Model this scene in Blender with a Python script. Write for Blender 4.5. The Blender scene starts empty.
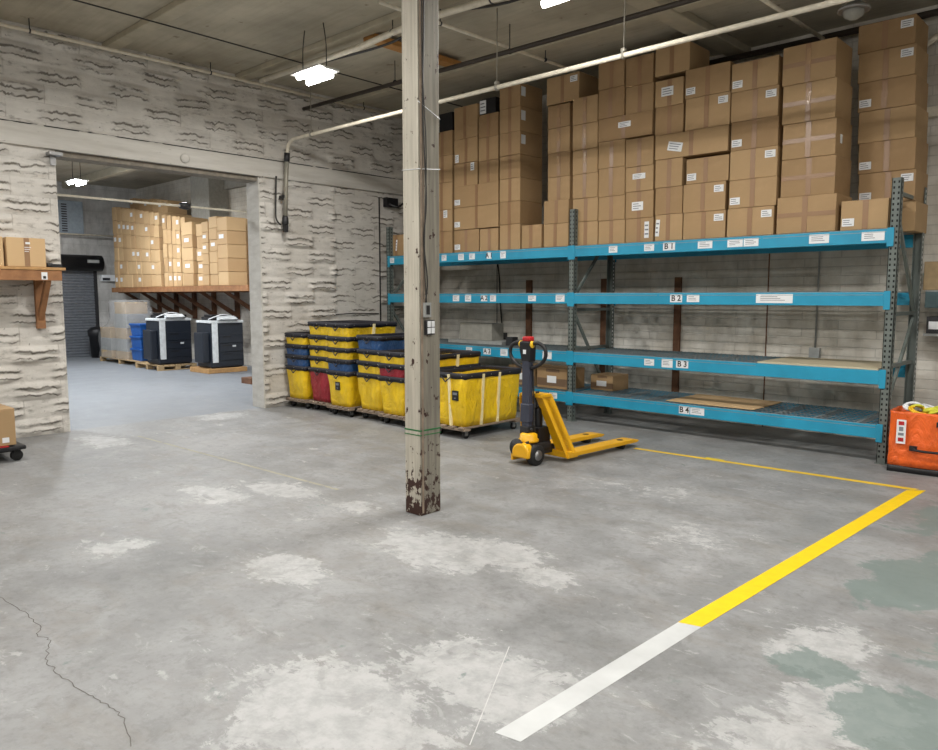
import bpy, bmesh, math, random
from mathutils import Vector, Matrix, noise
PI = math.pi
sc = bpy.context.scene
C = sc.collection

# ---------------------------------------------------------------- camera, world, exposure
cam_d = bpy.data.cameras.new('camera'); cam = bpy.data.objects.new('camera', cam_d); C.objects.link(cam)
cam_d.sensor_fit = 'HORIZONTAL'; cam_d.sensor_width = 36.0; cam_d.lens = 36.0 * 750.0 / 938.0
cam.location = (0, 0, 1.6)
cam.rotation_euler = (PI / 2 - math.atan(78 / 750.0), 0, math.radians(43.3))
cam_d.clip_end = 200
sc.camera = cam
w = bpy.data.worlds.new('world'); sc.world = w; w.use_nodes = True
w.node_tree.nodes['Background'].inputs[0].default_value = (0.8, 0.85, 0.9, 1)
w.node_tree.nodes['Background'].inputs[1].default_value = 0.02
sc.view_settings.view_transform = 'Standard'
sc.view_settings.look = 'None'
sc.view_settings.exposure = 0.30
sc.view_settings.gamma = 1.0
sc.view_settings.use_curve_mapping = False
LAMP_W = 62.0          # near hall, per fixture
LAMP_FAR_W = 125.0      # far room, per fixture
LAMP_COL = (1.0, 0.972, 0.925)
LAMP_FAR_COL = (0.94, 0.97, 1.0)
CEIL = 4.6

# ---------------------------------------------------------------- materials
def lin(c):
    return tuple(((x / 255.0) / 12.92 if x / 255.0 <= 0.04045 else ((x / 255.0 + 0.055) / 1.055) ** 2.4) for x in c) + (1,)
class NT:
    def __init__(s, name):
        s.m = bpy.data.materials.new(name); s.m.use_nodes = True
        s.t = s.m.node_tree; s.b = s.t.nodes['Principled BSDF']
    def n(s, typ, **kw):
        x = s.t.nodes.new(typ)
        for k, v in kw.items():
            if k in x.inputs.keys(): x.inputs[k].default_value = v
            else: setattr(x, k, v)
        return x
    def l(s, a, b): s.t.links.new(a, b)
    def coord(s, scale=(1, 1, 1), kind='Object'):
        tc = s.n('ShaderNodeTexCoord'); mp = s.n('ShaderNodeMapping'); mp.inputs['Scale'].default_value = scale
        s.l(tc.outputs[kind], mp.inputs['Vector']); return mp.outputs[0]
    def noise(s, vec, scale, detail=4, rough=0.55, dist=0.0):
        x = s.n('ShaderNodeTexNoise'); x.inputs['Scale'].default_value = scale; x.inputs['Detail'].default_value = detail
        x.inputs['Roughness'].default_value = rough; x.inputs['Distortion'].default_value = dist
        if vec is not None: s.l(vec, x.inputs['Vector'])
        return x.outputs['Fac']
    def ramp(s, fac, p0, p1, c0=(0, 0, 0, 1), c1=(1, 1, 1, 1), interp='LINEAR'):
        r = s.n('ShaderNodeValToRGB'); e = r.color_ramp.elements; r.color_ramp.interpolation = interp
        e[0].position = p0; e[0].color = c0; e[1].position = p1; e[1].color = c1
        s.l(fac, r.inputs[0]); return r.outputs[0]
    def mix(s, fac, a, b, mode='MIX'):
        x = s.n('ShaderNodeMix'); x.data_type = 'RGBA'; x.blend_type = mode
        if isinstance(fac, (int, float)): x.inputs[0].default_value = fac
        else: s.l(fac, x.inputs[0])
        for i, v in ((6, a), (7, b)):
            if isinstance(v, tuple): x.inputs[i].default_value = v
            else: s.l(v, x.inputs[i])
        return x.outputs[2]
    def math(s, op, a, b=0.5, c=None):
        x = s.n('ShaderNodeMath'); x.operation = op
        for i, v in enumerate((a, b) + ((c,) if c is not None else ())):
            if isinstance(v, (int, float)): x.inputs[i].default_value = v
            else: s.l(v, x.inputs[i])
        return x.outputs[0]
    def col(s, c): s.l(c, s.b.inputs['Base Color'])
    def bump(s, h, st=0.3, d=0.01):
        x = s.n('ShaderNodeBump'); x.inputs['Strength'].default_value = st; x.inputs['Distance'].default_value = d
        s.l(h, x.inputs['Height']); s.l(x.outputs[0], s.b.inputs['Normal'])
    def set(s, rough=None, metal=None, spec=None):
        if rough is not None: s.b.inputs['Roughness'].default_value = rough
        if metal is not None: s.b.inputs['Metallic'].default_value = metal
        if spec is not None: s.b.inputs['Specular IOR Level'].default_value = spec
        return s
def simple(name, rgb, rough=0.6, metal=0.0, var=0.12, scale=14, bump=0.0):
    m = NT(name); c = lin(rgb); v = m.coord()
    d = tuple(x * (1 - var) for x in c[:3]) + (1,); e = tuple(min(1, x * (1 + var)) for x in c[:3]) + (1,)
    nz = m.noise(v, scale, 5); m.col(m.ramp(nz, 0.3, 0.7, d, e)); m.set(rough, metal)
    if bump: m.bump(nz, bump, 0.01)
    return m.m
def worn(name, rgb, under, amount=0.35, rough=0.45, scale=9):
    m = NT(name); v = m.coord(); base = lin(rgb)
    a = m.noise(v, scale, 8, 0.7); b = m.noise(v, scale * 5, 5, 0.7)
    f = m.ramp(m.math('ADD', m.math('MULTIPLY', a, 0.6), m.math('MULTIPLY', b, 0.4)), 0.5 + amount * 0.3, 0.53 + amount * 0.3)
    tone = m.mix(m.ramp(m.noise(v, 3, 4), 0.3, 0.7), tuple(x * 0.85 for x in base[:3]) + (1,), tuple(min(1, x * 1.1) for x in base[:3]) + (1,))
    m.col(m.mix(f, tone, lin(under))); m.set(rough); return m.m
M = {}
# cardboard: tone differs from box to box
def cardboard(name, a, b, rough=0.75):
    m = NT(name); v = m.coord()
    oi = m.n('ShaderNodeObjectInfo')
    base = m.ramp(oi.outputs['Random'], 0.0, 1.0, lin(a), lin(b))
    fib = m.noise(m.coord((3, 3, 60)), 4, 4); blot = m.noise(v, 3.5, 4)
    c = m.mix(m.math('MULTIPLY', fib, 0.22), base, tuple(x * 0.6 for x in lin(a)[:3]) + (1,))
    c = m.mix(m.math('MULTIPLY', m.ramp(blot, 0.5, 0.75), 0.25), c, lin((205, 170, 130)))
    m.col(c); m.set(rough); m.bump(fib, 0.12, 0.004); return m.m
M['card'] = cardboard('cardboard', (154, 124, 87), (178, 148, 108))
M['kraft'] = cardboard('kraft_cardboard', (188, 154, 112), (208, 176, 132))
M['card_old'] = cardboard('printed_cardboard', (112, 88, 66), (140, 112, 84))
def tape_mat():
    m = NT('packing_tape'); m.b.inputs['Base Color'].default_value = lin((146, 112, 80)); m.set(0.4)
    m.b.inputs['Coat Weight'].default_value = 0.15; m.b.inputs['Coat Roughness'].default_value = 0.25
    m.bump(m.noise(m.coord(), 25, 3), 0.25, 0.004); return m.m
M['tape'] = tape_mat()
M['gap'] = simple('shadow_gap_brown', (70, 50, 34), 0.9)
M['paper'] = simple('white_paper', (226, 228, 230), 0.6, var=0.03)
M['ink'] = simple('black_ink', (26, 26, 28), 0.6)
M['ink_grey'] = simple('grey_print', (120, 124, 132), 0.6)
M['beam'] = worn('blue_rack_paint', (34, 148, 184), (120, 150, 155), 0.55, 0.45)
M['post'] = worn('grey_green_rack_paint', (104, 112, 108), (60, 60, 56), 0.42, 0.5)
M['hole'] = simple('dark_hole', (14, 14, 15), 0.9)
M['wire'] = simple('galvanised_wire', (140, 150, 154), 0.45, 0.3)
M['plywood'] = simple('pale_plywood', (196, 184, 156), .7, var=.08, scale=6)
M['wood'] = simple('pine_board', (176, 136, 88), 0.7, var=0.2, scale=9)
M['wood_brown'] = simple('brown_wood', (150, 106, 70), 0.75, var=0.25, scale=9)
M['plate'] = simple('dirty_timber_plate', (132, 124, 112), .8, var=.25)
M['wood_red'] = simple('old_red_wood', (110, 76, 54), 0.8, var=0.3, scale=7)
M['wood_grey'] = simple('grey_dolly_wood', (140, 124, 108), 0.8, var=0.25, scale=12)
M['pallet'] = simple('pallet_wood', (176, 150, 112), 0.8, var=0.22, scale=12)
M['black'] = simple('black_plastic', (24, 24, 27), 0.45)
M['rubber'] = simple('black_rubber', (28, 28, 28), 0.75)
M['steel'] = simple('zinc_steel', (150, 150, 150), 0.4, 0.8)
M['steel_dark'] = simple('dark_steel', (62, 62, 64), 0.5, 0.6)
M['jack'] = worn('yellow_machine_paint', (236, 176, 22), (120, 96, 40), 0.55, 0.35, 14)
M['handle'] = simple('slate_grey_paint', (58, 62, 76), 0.4)
M['red'] = simple('red_plastic', (176, 30, 36), 0.45)
M['yellow_btn'] = simple('yellow_plastic', (236, 190, 36), 0.4)
def vinyl(name, rgb):
    m = NT(name); c = lin(rgb); v = m.coord()
    m.col(m.ramp(m.noise(v, 6, 4), 0.3, 0.75, tuple(x * 0.8 for x in c[:3]) + (1,), tuple(min(1, x * 1.12) for x in c[:3]) + (1,)))
    m.set(0.38); m.b.inputs['Coat Weight'].default_value = 0.25; m.b.inputs['Coat Roughness'].default_value = 0.25
    m.bump(m.noise(m.coord((1, 1, 0.4)), 6, 6, 0.62, 2.0), 0.9, 0.05); return m.m
M['yellow'] = vinyl('yellow_vinyl', (248, 204, 20))
M['blue'] = vinyl('blue_vinyl', (30, 78, 132))
M['redv'] = vinyl('red_vinyl', (158, 22, 40))
M['orange'] = vinyl('orange_vinyl', (244, 104, 30))
M['navy'] = simple('navy_band', (38, 38, 46), 0.6)
M['white_strap'] = simple('cream_strap', (240, 226, 176), 0.6)
M['pipe'] = simple('white_painted_pipe', (214, 206, 188), 0.5)
M['pipe_grey'] = simple('galvanised_conduit', (150, 146, 134), 0.45, 0.3)
M['pipe_dark'] = simple('dark_iron_pipe', (54, 46, 38), 0.6)
M['cable'] = simple('black_cable', (40, 38, 36), 0.6)
M['fixture'] = simple('white_fixture_enamel', (215, 215, 210), 0.4)
M['copier_dark'] = simple('charcoal_copier_plastic', (32, 38, 48), 0.4)
M['copier_white'] = simple('pale_copier_plastic', (214, 218, 220), 0.4)
M['bin_blue'] = simple('blue_bin_plastic', (26, 84, 158), 0.4)
M['slat'] = simple('roll_door_steel', (120, 124, 130), 0.5, 0.4)
M['green'] = simple('green_plastic', (28, 110, 56), 0.4)
M['lime'] = simple('yellow_green_strap', (206, 206, 60), 0.5)
M['tan'] = simple('tan_box', (176, 152, 116), 0.7)
M['grey_paint'] = simple('grey_metal_paint', (150, 152, 150), 0.5)
M['concrete_pale'] = simple('pale_duct', (150, 148, 140), 0.7)
def emit(name, col, st):
    m = NT(name); m.b.inputs['Base Color'].default_value = (1, 1, 1, 1)
    m.b.inputs['Emission Color'].default_value = col + (1,); m.b.inputs['Emission Strength'].default_value = st; return m.m
M['tube'] = emit('lit_tube', (1.0, 0.98, 0.95), 22.0)
M['tube_far'] = emit('lit_tube_cool', (0.93, 0.97, 1.0), 22.0)
def plastic_film():
    m = NT('stretch_wrap'); m.b.inputs['Base Color'].default_value = lin((205, 205, 205)); m.set(0.18)
    m.b.inputs['Alpha'].default_value = 0.30
    m.bump(m.noise(m.coord((1, 1, 3)), 9, 6, 0.6, 2), 0.9, 0.05); return m.m
M['film'] = plastic_film()
# painted stone wall
def stone_mat(name, light=(214, 210, 203), dirt=(104, 98, 90), zmix=True):
    m = NT(name); v = m.coord()
    a = m.noise(m.coord((1, 0.55, 1.6)), 4.0, 9, 0.68); b = m.noise(m.coord((1, 1.0, 3.0)), 5, 9, 0.7); c = m.noise(v, 0.9, 4)
    l0 = lin(light); l1 = tuple(x * 0.80 for x in l0[:3]) + (1,)
    col = m.mix(m.ramp(a, 0.35, 0.65), l1, l0)
    col = m.mix(m.math('MULTIPLY', m.ramp(b, 0.55, 0.68), 0.6), col, lin(dirt))
    col = m.mix(m.math('MULTIPLY', m.ramp(c, 0.5, 0.75), 0.35), col, lin((150, 138, 118)))
    spot = m.ramp(m.noise(v, 26, 3, 0.5), 0.70, 0.74)
    col = m.mix(m.math('MULTIPLY', spot, 0.7), col, lin((70, 60, 52)))
    # joints between the blocks, partly covered by paint; wavy lines paint in ledge shade
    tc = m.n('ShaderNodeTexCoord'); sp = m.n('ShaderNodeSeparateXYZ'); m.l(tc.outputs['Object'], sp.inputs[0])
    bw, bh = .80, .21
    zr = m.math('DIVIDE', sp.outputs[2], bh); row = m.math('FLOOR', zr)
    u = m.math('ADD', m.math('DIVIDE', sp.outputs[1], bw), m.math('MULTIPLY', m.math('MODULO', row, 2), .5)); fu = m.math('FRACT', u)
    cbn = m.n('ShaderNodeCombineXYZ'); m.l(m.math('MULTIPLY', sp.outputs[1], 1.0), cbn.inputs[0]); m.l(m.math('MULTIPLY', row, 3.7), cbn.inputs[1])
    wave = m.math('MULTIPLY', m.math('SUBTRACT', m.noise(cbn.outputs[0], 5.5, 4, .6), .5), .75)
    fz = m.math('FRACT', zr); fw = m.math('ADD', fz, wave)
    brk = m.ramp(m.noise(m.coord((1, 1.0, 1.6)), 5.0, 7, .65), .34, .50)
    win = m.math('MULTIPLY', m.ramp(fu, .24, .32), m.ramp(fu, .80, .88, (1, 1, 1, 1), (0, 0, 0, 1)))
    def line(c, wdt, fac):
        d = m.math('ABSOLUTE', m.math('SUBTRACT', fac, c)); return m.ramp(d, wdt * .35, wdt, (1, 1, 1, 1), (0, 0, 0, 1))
    ledge_shade = m.math('MULTIPLY', m.math('MULTIPLY', m.math('MAXIMUM', line(.62, .085, fw), line(.24, .06, fw)), win), brk)  # shade beneath the ledges, put into the stone colour as broken lines
    jt = m.math('MULTIPLY', m.math('MAXIMUM', line(.0, .03, fz), line(.86, .010, fu)), m.ramp(m.noise(v, 3.1, 5), .45, .6))
    col = m.mix(m.math('MULTIPLY', jt, .45), col, lin((118, 110, 100)))
    col = m.mix(m.math('MULTIPLY', ledge_shade, .9), col, lin((92, 86, 76)))
    m.col(col); m.set(0.75); m.bump(m.noise(v, 30, 6, 0.7), 0.35, 0.01); return m.m
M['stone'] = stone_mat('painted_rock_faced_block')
def block_wall(name, light, dark, bw=0.41, bh=0.205, axis='x', lo=0.5, hi=0.75):
    m = NT(name)
    tc = m.n('ShaderNodeTexCoord'); sp = m.n('ShaderNodeSeparateXYZ'); m.l(tc.outputs['Object'], sp.inputs[0])
    cb = m.n('ShaderNodeCombineXYZ'); m.l(sp.outputs[0 if axis == 'x' else 1], cb.inputs[0]); m.l(sp.outputs[2], cb.inputs[1])
    br = m.n('ShaderNodeTexBrick'); m.l(cb.outputs[0], br.inputs['Vector'])
    br.inputs['Scale'].default_value = 1.0; br.inputs['Brick Width'].default_value = bw; br.inputs['Row Height'].default_value = bh
    br.inputs['Mortar Size'].default_value = 0.006; br.inputs['Mortar Smooth'].default_value = 0.4
    br.inputs['Color1'].default_value = (0.86, 0.86, 0.86, 1); br.inputs['Color2'].default_value = (1, 1, 1, 1); br.inputs['Mortar'].default_value = (0.6, 0.6, 0.6, 1)
    a = m.noise(tc.outputs['Object'], 1.3, 8, 0.65); b = m.noise(m.coord((1, 1, 0.25)), 5, 6, 0.7)
    col = m.mix(m.ramp(a, 0.38, 0.62), lin(dark), lin(light))
    col = m.mix(m.math('MULTIPLY', m.ramp(b, lo, hi), 0.38), col, lin(tuple(int(x * 0.6) for x in dark)))
    col = m.mix(0.55, col, br.outputs['Color'], 'MULTIPLY')
    m.col(col); m.set(0.8)
    m.bump(m.math('ADD', m.math('MULTIPLY', br.outputs['Fac'], -0.6), m.math('MULTIPLY', m.noise(tc.outputs['Object'], 25, 5), 0.4)), 0.5, 0.012)
    return m.m
M['rear'] = block_wall('stained_painted_block_wall', (232, 228, 219), (200, 192, 178), .81, .1025)
M['farwall'] = block_wall('grey_block_wall', (214, 211, 205), (180, 177, 170), 0.6, 0.3)
M['farwall_y'] = block_wall('grey_block_wall_side', (212, 210, 206), (176, 174, 170), 0.6, 0.3, 'y')
def ceil_mat():
    m = NT('board_marked_concrete_ceiling'); v = m.coord()
    a = m.noise(v, 1.2, 7, 0.6); b = m.noise(m.coord((0.4, 6, 1)), 3, 4)
    col = m.mix(m.ramp(a, 0.35, 0.65), lin((160, 153, 136)), lin((188, 181, 162)))
    col = m.mix(m.math('MULTIPLY', m.ramp(m.noise(v, 5, 3), 0.66, 0.72), 0.6), col, lin((92, 76, 56)))
    col = m.mix(m.math('MULTIPLY', m.ramp(b, 0.45, 0.7), 0.2), col, lin((120, 110, 92)))
    m.col(col); m.set(0.9); m.bump(a, 0.3, 0.02); return m.m
M['ceil'] = ceil_mat()
M['ceil_beam'] = simple('concrete_beam', (176, 168, 148), 0.85, var=0.12, scale=5)
def header_mat():
    m = NT('painted_timber_header'); v = m.coord((1, 0.3, 2.5))
    col = m.mix(m.ramp(m.noise(v, 4, 7, 0.6), 0.35, 0.65), lin((186, 182, 174)), lin((206, 203, 196)))
    col = m.mix(m.math('MULTIPLY', m.ramp(m.noise(m.coord((1, 0.6, 3)), 9, 6, 0.7), 0.64, 0.72), 0.6), col, lin((96, 84, 72)))
    m.col(col); m.set(0.7); m.bump(m.noise(v, 12, 5), 0.25, 0.008); return m.m
M['header'] = header_mat()
def pillar_mat(name, light, mid, peel_hi):
    m = NT(name); v = m.coord(); g = m.coord((14, 14, 0.7))
    col = m.mix(m.ramp(m.noise(g, 2.5, 6, 0.6), 0.35, 0.65), lin(mid), lin(light))
    sp = m.n('ShaderNodeSeparateXYZ'); tc = m.n('ShaderNodeTexCoord'); m.l(tc.outputs['Object'], sp.inputs[0])
    low = m.n('ShaderNodeMapRange'); m.l(sp.outputs[2], low.inputs[0])
    low.inputs[1].default_value = 0.02; low.inputs[2].default_value = peel_hi; low.inputs[3].default_value = 0.20; low.inputs[4].default_value = 0.0
    nz = m.noise(m.coord((1, 1, 0.7)), 16, 6, 0.65)
    peel = m.ramp(m.math('ADD', nz, low.outputs[0]), 0.62, 0.64)
    col = m.mix(peel, col, lin((58, 34, 26)))
    chips = m.ramp(m.noise(m.coord((1.4, 1.4, 0.5)), 30, 4, 0.6), 0.70, 0.72)
    col = m.mix(m.math('MULTIPLY', chips, 0.8), col, lin((100, 92, 82)))
    m.col(col); m.set(0.65); m.bump(m.math('SUBTRACT', m.noise(g, 6, 5), peel), 0.35, 0.004); return m.m
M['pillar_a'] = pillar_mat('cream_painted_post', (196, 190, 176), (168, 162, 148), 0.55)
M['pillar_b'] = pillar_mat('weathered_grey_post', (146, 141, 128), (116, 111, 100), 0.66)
# floor
def floor_mat():
    m = NT('worn_painted_concrete_floor'); v = m.coord()
    big = m.noise(v, 0.55, 6, 0.6); mid = m.noise(v, 2.6, 8, 0.65); fine = m.noise(v, 24, 6, 0.7)
    col = m.mix(m.ramp(big, 0.35, 0.65), lin((118, 119, 119)), lin((140, 140, 140)))
    col = m.mix(m.math('MULTIPLY', m.ramp(mid, 0.42, 0.62), 0.55), col, lin((158, 159, 160)))
    col = m.mix(m.math('MULTIPLY', m.ramp(m.noise(m.coord((1, 2.2, 1)), 1.6, 8, 0.7, 0.8), 0.5, 0.66), 0.5), col, lin((126, 121, 114)))
    col = m.mix(m.math('MULTIPLY', m.ramp(m.noise(v, 6.5, 9, 0.75, 0.6), 0.52, 0.62), 0.35), col, lin((102, 102, 100)))
    col = m.mix(m.math('MULTIPLY', m.ramp(fine, 0.50, 0.72), 0.4), col, lin((98, 98, 96)))
    scuff = m.math('MULTIPLY', m.ramp(m.noise(m.coord((.7, 1.4, 1)), 7.5, 9, 0.72, 0.5), 0.585, 0.64), m.ramp(m.noise(v, 1.0, 3), 0.42, 0.6))
    col = m.mix(m.math('MULTIPLY', scuff, 0.5), col, lin((182, 182, 181)))
    def blobs(lst):
        acc = None
        for (x, y, rx, ry, s) in lst:
            mp = m.n('ShaderNodeMapping'); tc = m.n('ShaderNodeTexCoord'); m.l(tc.outputs['Object'], mp.inputs[0])
            mp.inputs['Location'].default_value = (-x / rx, -y / ry, 0); mp.inputs['Scale'].default_value = (1 / rx, 1 / ry, 0)
            gr = m.n('ShaderNodeTexGradient'); gr.gradient_type = 'SPHERICAL'; m.l(mp.outputs[0], gr.inputs[0])
            q = m.math('MULTIPLY', gr.outputs['Fac'], s)
            acc = q if acc is None else m.math('MAXIMUM', acc, q)
        return acc
    edge = m.noise(v, 3.6, 9, 0.72, 0.4)
    pw = blobs(PATCH_WHITE); edge = m.math('ADD', m.math('MULTIPLY', edge, .55), m.math('MULTIPLY', m.noise(m.coord((1, 1.6, 1)), 11, 9, .75, .3), .45))
    k = m.math('ADD', m.math('MULTIPLY', pw, 0.30), m.math('SUBTRACT', edge, 0.5))
    hole = m.ramp(m.noise(v, 5.5, 9, 0.7, 0.6), 0.40, 0.46)
    wf = m.math('MULTIPLY', m.ramp(k, 0.150, 0.185), m.math('ADD', m.math('MULTIPLY', hole, 0.65), 0.35))
    halo = m.ramp(k, 0.04, 0.2)
    col = m.mix(m.math('MULTIPLY', halo, 0.30), col, lin((170, 171, 170)))
    flake = m.ramp(m.noise(v, 9, 9, 0.72), 0.38, 0.58)
    wc = m.mix(flake, lin((158, 159, 159)), lin((184, 184, 184)))
    col = m.mix(m.math('MULTIPLY', wf, 0.72), col, wc)
    pt = blobs(PATCH_TEAL)
    kt = m.math('ADD', m.math('MULTIPLY', pt, 0.42), m.math('SUBTRACT', m.noise(v, 3.1, 8, 0.7, 0.3), 0.5))
    col = m.mix(m.math('MULTIPLY', m.ramp(kt, 0.15, 0.2), 0.75), col, lin((106, 121, 117)))
    chips = m.ramp(m.noise(v, 17, 6, 0.6), 0.715, 0.725)
    col = m.mix(m.math('MULTIPLY', chips, 0.6), col, lin((205, 205, 203)))
    # the far room's floor is painted blue grey
    sp = m.n('ShaderNodeSeparateXYZ'); tc = m.n('ShaderNodeTexCoord'); m.l(tc.outputs['Object'], sp.inputs[0])
    fx = m.math('LESS_THAN', m.math('ADD', sp.outputs[0], m.math('MULTIPLY', edge, 0.3)), -9.45)
    col = m.mix(m.math('MULTIPLY', fx, 0.7), col, lin((128, 134, 142)))
    m.col(col)
    m.l(m.ramp(mid, 0.3, 0.7, (0.42, 0.42, 0.42, 1), (0.62, 0.62, 0.62, 1)), m.b.inputs['Roughness'])
    m.b.inputs['Specular IOR Level'].default_value = 0.35
    m.bump(m.math('ADD', m.math('MULTIPLY', fine, 0.3), m.math('MULTIPLY', wf, 0.5)), 0.25, 0.004); return m.m

# ---------------------------------------------------------------- mesh helpers
class MB:
    def __init__(s): s.v = []; s.f = []; s.m = []; s.sm = []
    def add(s, vs, fs, m=0, smooth=False):
        o = len(s.v); s.v += [tuple(v) for v in vs]
        for f in fs: s.f.append(tuple(i + o for i in f)); s.m.append(m); s.sm.append(smooth)
        return s
    def box(s, x0, x1, y0, y1, z0, z1, m=0, rot=None, at=None):
        vs = [(x, y, z) for z in (z0, z1) for y in (y0, y1) for x in (x0, x1)]
        if rot is not None: vs = [tuple(rot @ Vector(v) + Vector(at or (0, 0, 0))) for v in vs]
        return s.add(vs, [(0, 2, 3, 1), (4, 5, 7, 6), (0, 1, 5, 4), (2, 6, 7, 3), (0, 4, 6, 2), (1, 3, 7, 5)], m)
    def tube(s, pts, r, n=8, m=0, cap=True, r1=None):
        pts = [Vector(p) for p in pts]; rings = []; up = None
        for i, p in enumerate(pts):
            t = (pts[min(i + 1, len(pts) - 1)] - pts[max(i - 1, 0)]).normalized()
            if up is None: up = Vector((0, 0, 1)) if abs(t.z) < 0.9 else Vector((1, 0, 0))
            a = t.cross(up).normalized(); b = a.cross(t).normalized(); up = b
            rr = r if r1 is None else r + (r1 - r) * i / (len(pts) - 1)
            rings.append([p + a * math.cos(2 * PI * k / n) * rr + b * math.sin(2 * PI * k / n) * rr for k in range(n)])
        vs = [q for g in rings for q in g]; fs = []
        for i in range(len(pts) - 1):
            for k in range(n):
                fs.append((i * n + k, i * n + (k + 1) % n, (i + 1) * n + (k + 1) % n, (i + 1) * n + k))
        if cap: fs.append(tuple(range(n))[::-1]); fs.append(tuple((len(pts) - 1) * n + k for k in range(n)))
        return s.add(vs, fs, m, True)
    def prism(s, poly, d, m=0):          # poly: list of 3D points, d: extrusion vector
        n = len(poly); d = Vector(d); vs = [Vector(p) for p in poly] + [Vector(p) + d for p in poly]
        return s.add(vs, [tuple(range(n))[::-1], tuple(range(n, 2 * n))] + [(i, (i + 1) % n, n + (i + 1) % n, n + i) for i in range(n)], m)
    def lathe(s, prof, at=(0, 0, 0), n=20, m=0, axis='z'):
        vs = []
        for r, h in prof:
            for k in range(n):
                c, q = math.cos(2 * PI * k / n) * r, math.sin(2 * PI * k / n) * r
                p = (c, q, h) if axis == 'z' else ((h, c, q) if axis == 'x' else (c, h, q))
                vs.append((p[0] + at[0], p[1] + at[1], p[2] + at[2]))
        fs = [(i * n + k, i * n + (k + 1) % n, (i + 1) * n + (k + 1) % n, (i + 1) * n + k) for i in range(len(prof) - 1) for k in range(n)]
        fs += [tuple(range(n))[::-1], tuple((len(prof) - 1) * n + k for k in range(n))]
        return s.add(vs, fs, m, True)
    def mesh(s, name, mats):
        me = bpy.data.meshes.new(name); me.from_pydata(s.v, [], s.f)
        for x in (mats if isinstance(mats, (list, tuple)) else [mats]): me.materials.append(x)
        me.polygons.foreach_set('material_index', s.m); me.polygons.foreach_set('use_smooth', s.sm)
        bm = bmesh.new(); bm.from_mesh(me); bmesh.ops.recalc_face_normals(bm, faces=bm.faces); bm.to_mesh(me); bm.free()
        me.update(); return me
    def build(s, name, mats, parent=None, bevel=0.0, loc=None, rot=None):
        o = bpy.data.objects.new(name, s.mesh(name, mats)); C.objects.link(o)
        if parent is not None: o.parent = parent
        if loc: o.location = loc
        if rot: o.rotation_euler = rot
        if bevel:
            b = o.modifiers.new('bevel', 'BEVEL'); b.width = bevel; b.segments = 2; b.limit_method = 'ANGLE'
        return o
def thing(name, label, cat, loc=(0, 0, 0), rz=0.0, group=None):
    o = bpy.data.objects.new(name, None); C.objects.link(o); o.location = loc; o.rotation_euler = (0, 0, rz)
    o.empty_display_size = 0.1
    return tag(o, label, cat, group)
def tag(o, label, cat, group=None, kind=None):
    o['label'] = label; o['category'] = cat
    if group: o['group'] = group
    if kind: o['kind'] = kind
    return o
def struct(o): o['kind'] = 'structure'; return o
def curve_pts(pts, n=8):      # Catmull-Rom through points
    P = [Vector(p) for p in pts]; out = []
    for i in range(len(P) - 1):
        a = P[max(i - 1, 0)]; b = P[i]; c = P[i + 1]; d = P[min(i + 2, len(P) - 1)]
        for k in range(n):
            t = k / n
            out.append(0.5 * ((2 * b) + (c - a) * t + (2 * a - 5 * b + 4 * c - d) * t * t + (3 * b - a - 3 * c + d) * t ** 3))
    out.append(P[-1]); return out
def text_mb(mb, txt, size, origin, ux, uz, m=1, lift=0.001):
    """flat lettering added to mb; ux / uz are the writing and up directions, origin is its centre"""
    cu = bpy.data.curves.new('lettering', 'FONT'); cu.body = txt; cu.size = size; cu.align_x = 'CENTER'; cu.align_y = 'CENTER'; cu.offset = .002
    ob = bpy.data.objects.new('lettering', cu); C.objects.link(ob)
    bpy.context.view_layer.update()
    me = bpy.data.meshes.new_from_object(ob.evaluated_get(bpy.context.evaluated_depsgraph_get()))
    ux = Vector(ux); uz = Vector(uz); nr = ux.cross(uz); o = Vector(origin)
    mb.add([o + ux * v.co.x + uz * v.co.y + nr * lift for v in me.vertices], [tuple(p.vertices) for p in me.polygons], m)
    bpy.data.objects.remove(ob); bpy.data.curves.remove(cu); bpy.data.meshes.remove(me)
ORD = ['lowest', 'second', 'third', 'fourth', 'fifth', 'sixth', 'seventh', 'eighth', 'ninth', 'tenth', 'eleventh', 'twelfth', 'thirteenth', 'fourteenth', 'fifteenth', 'sixteenth', 'seventeenth', 'eighteenth', 'nineteenth', 'twentieth', 'twenty-first', 'twenty-second']
PATCH_WHITE = [(-5.6, 2.95, .75, .35, 1.0), (-5.35, 3.4, .9, .35, 1.0), (-3.75, 2.38, .5, .3, 1.35), (-4.47, 3.5, .4, .3, .9), (-3.36, 3.25, .75, .55, 1.25),
               (-2.3, 1.65, .8, .55, 1.35), (-2.0, 2.25, .8, .5, 1.15), (-4.87, 1.83, .35, .3, 1.0), (-8.6, 3.2, .9, .35, 1.1), (-9.3, 5.0, .5, .7, 1.0),
               (-3.0, 3.45, .6, .4, 1.2), (-2.5, 3.35, .4, .3, 1.1), (-1.1, 3.5, .35, .5, 1.2), (-.84, 3.0, .4, .5, 1.25), (-.95, 2.6, .4, .4, 1.15), (-3.1, 5.5, 1.2, .6, .55), (-2.3, 4.6, .8, .7, .6)]
PATCH_TEAL = [(-.95, 4.75, .45, .8, 1.2), (-.65, 3.1, .35, .4, 1.3), (-1.05, 3.3, .25, .25, 1.1), (-1.0, 6.2, .6, .8, .9), (-.4, 4.0, .5, .8, 1.0)]
M['floor'] = floor_mat()
WX = -9.53; OY0, OY1, OZ = 3.16, 5.80, 3.28        # left wall's face, its wide opening and the header's underside
RY = 9.2; FX = -21.5
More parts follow.
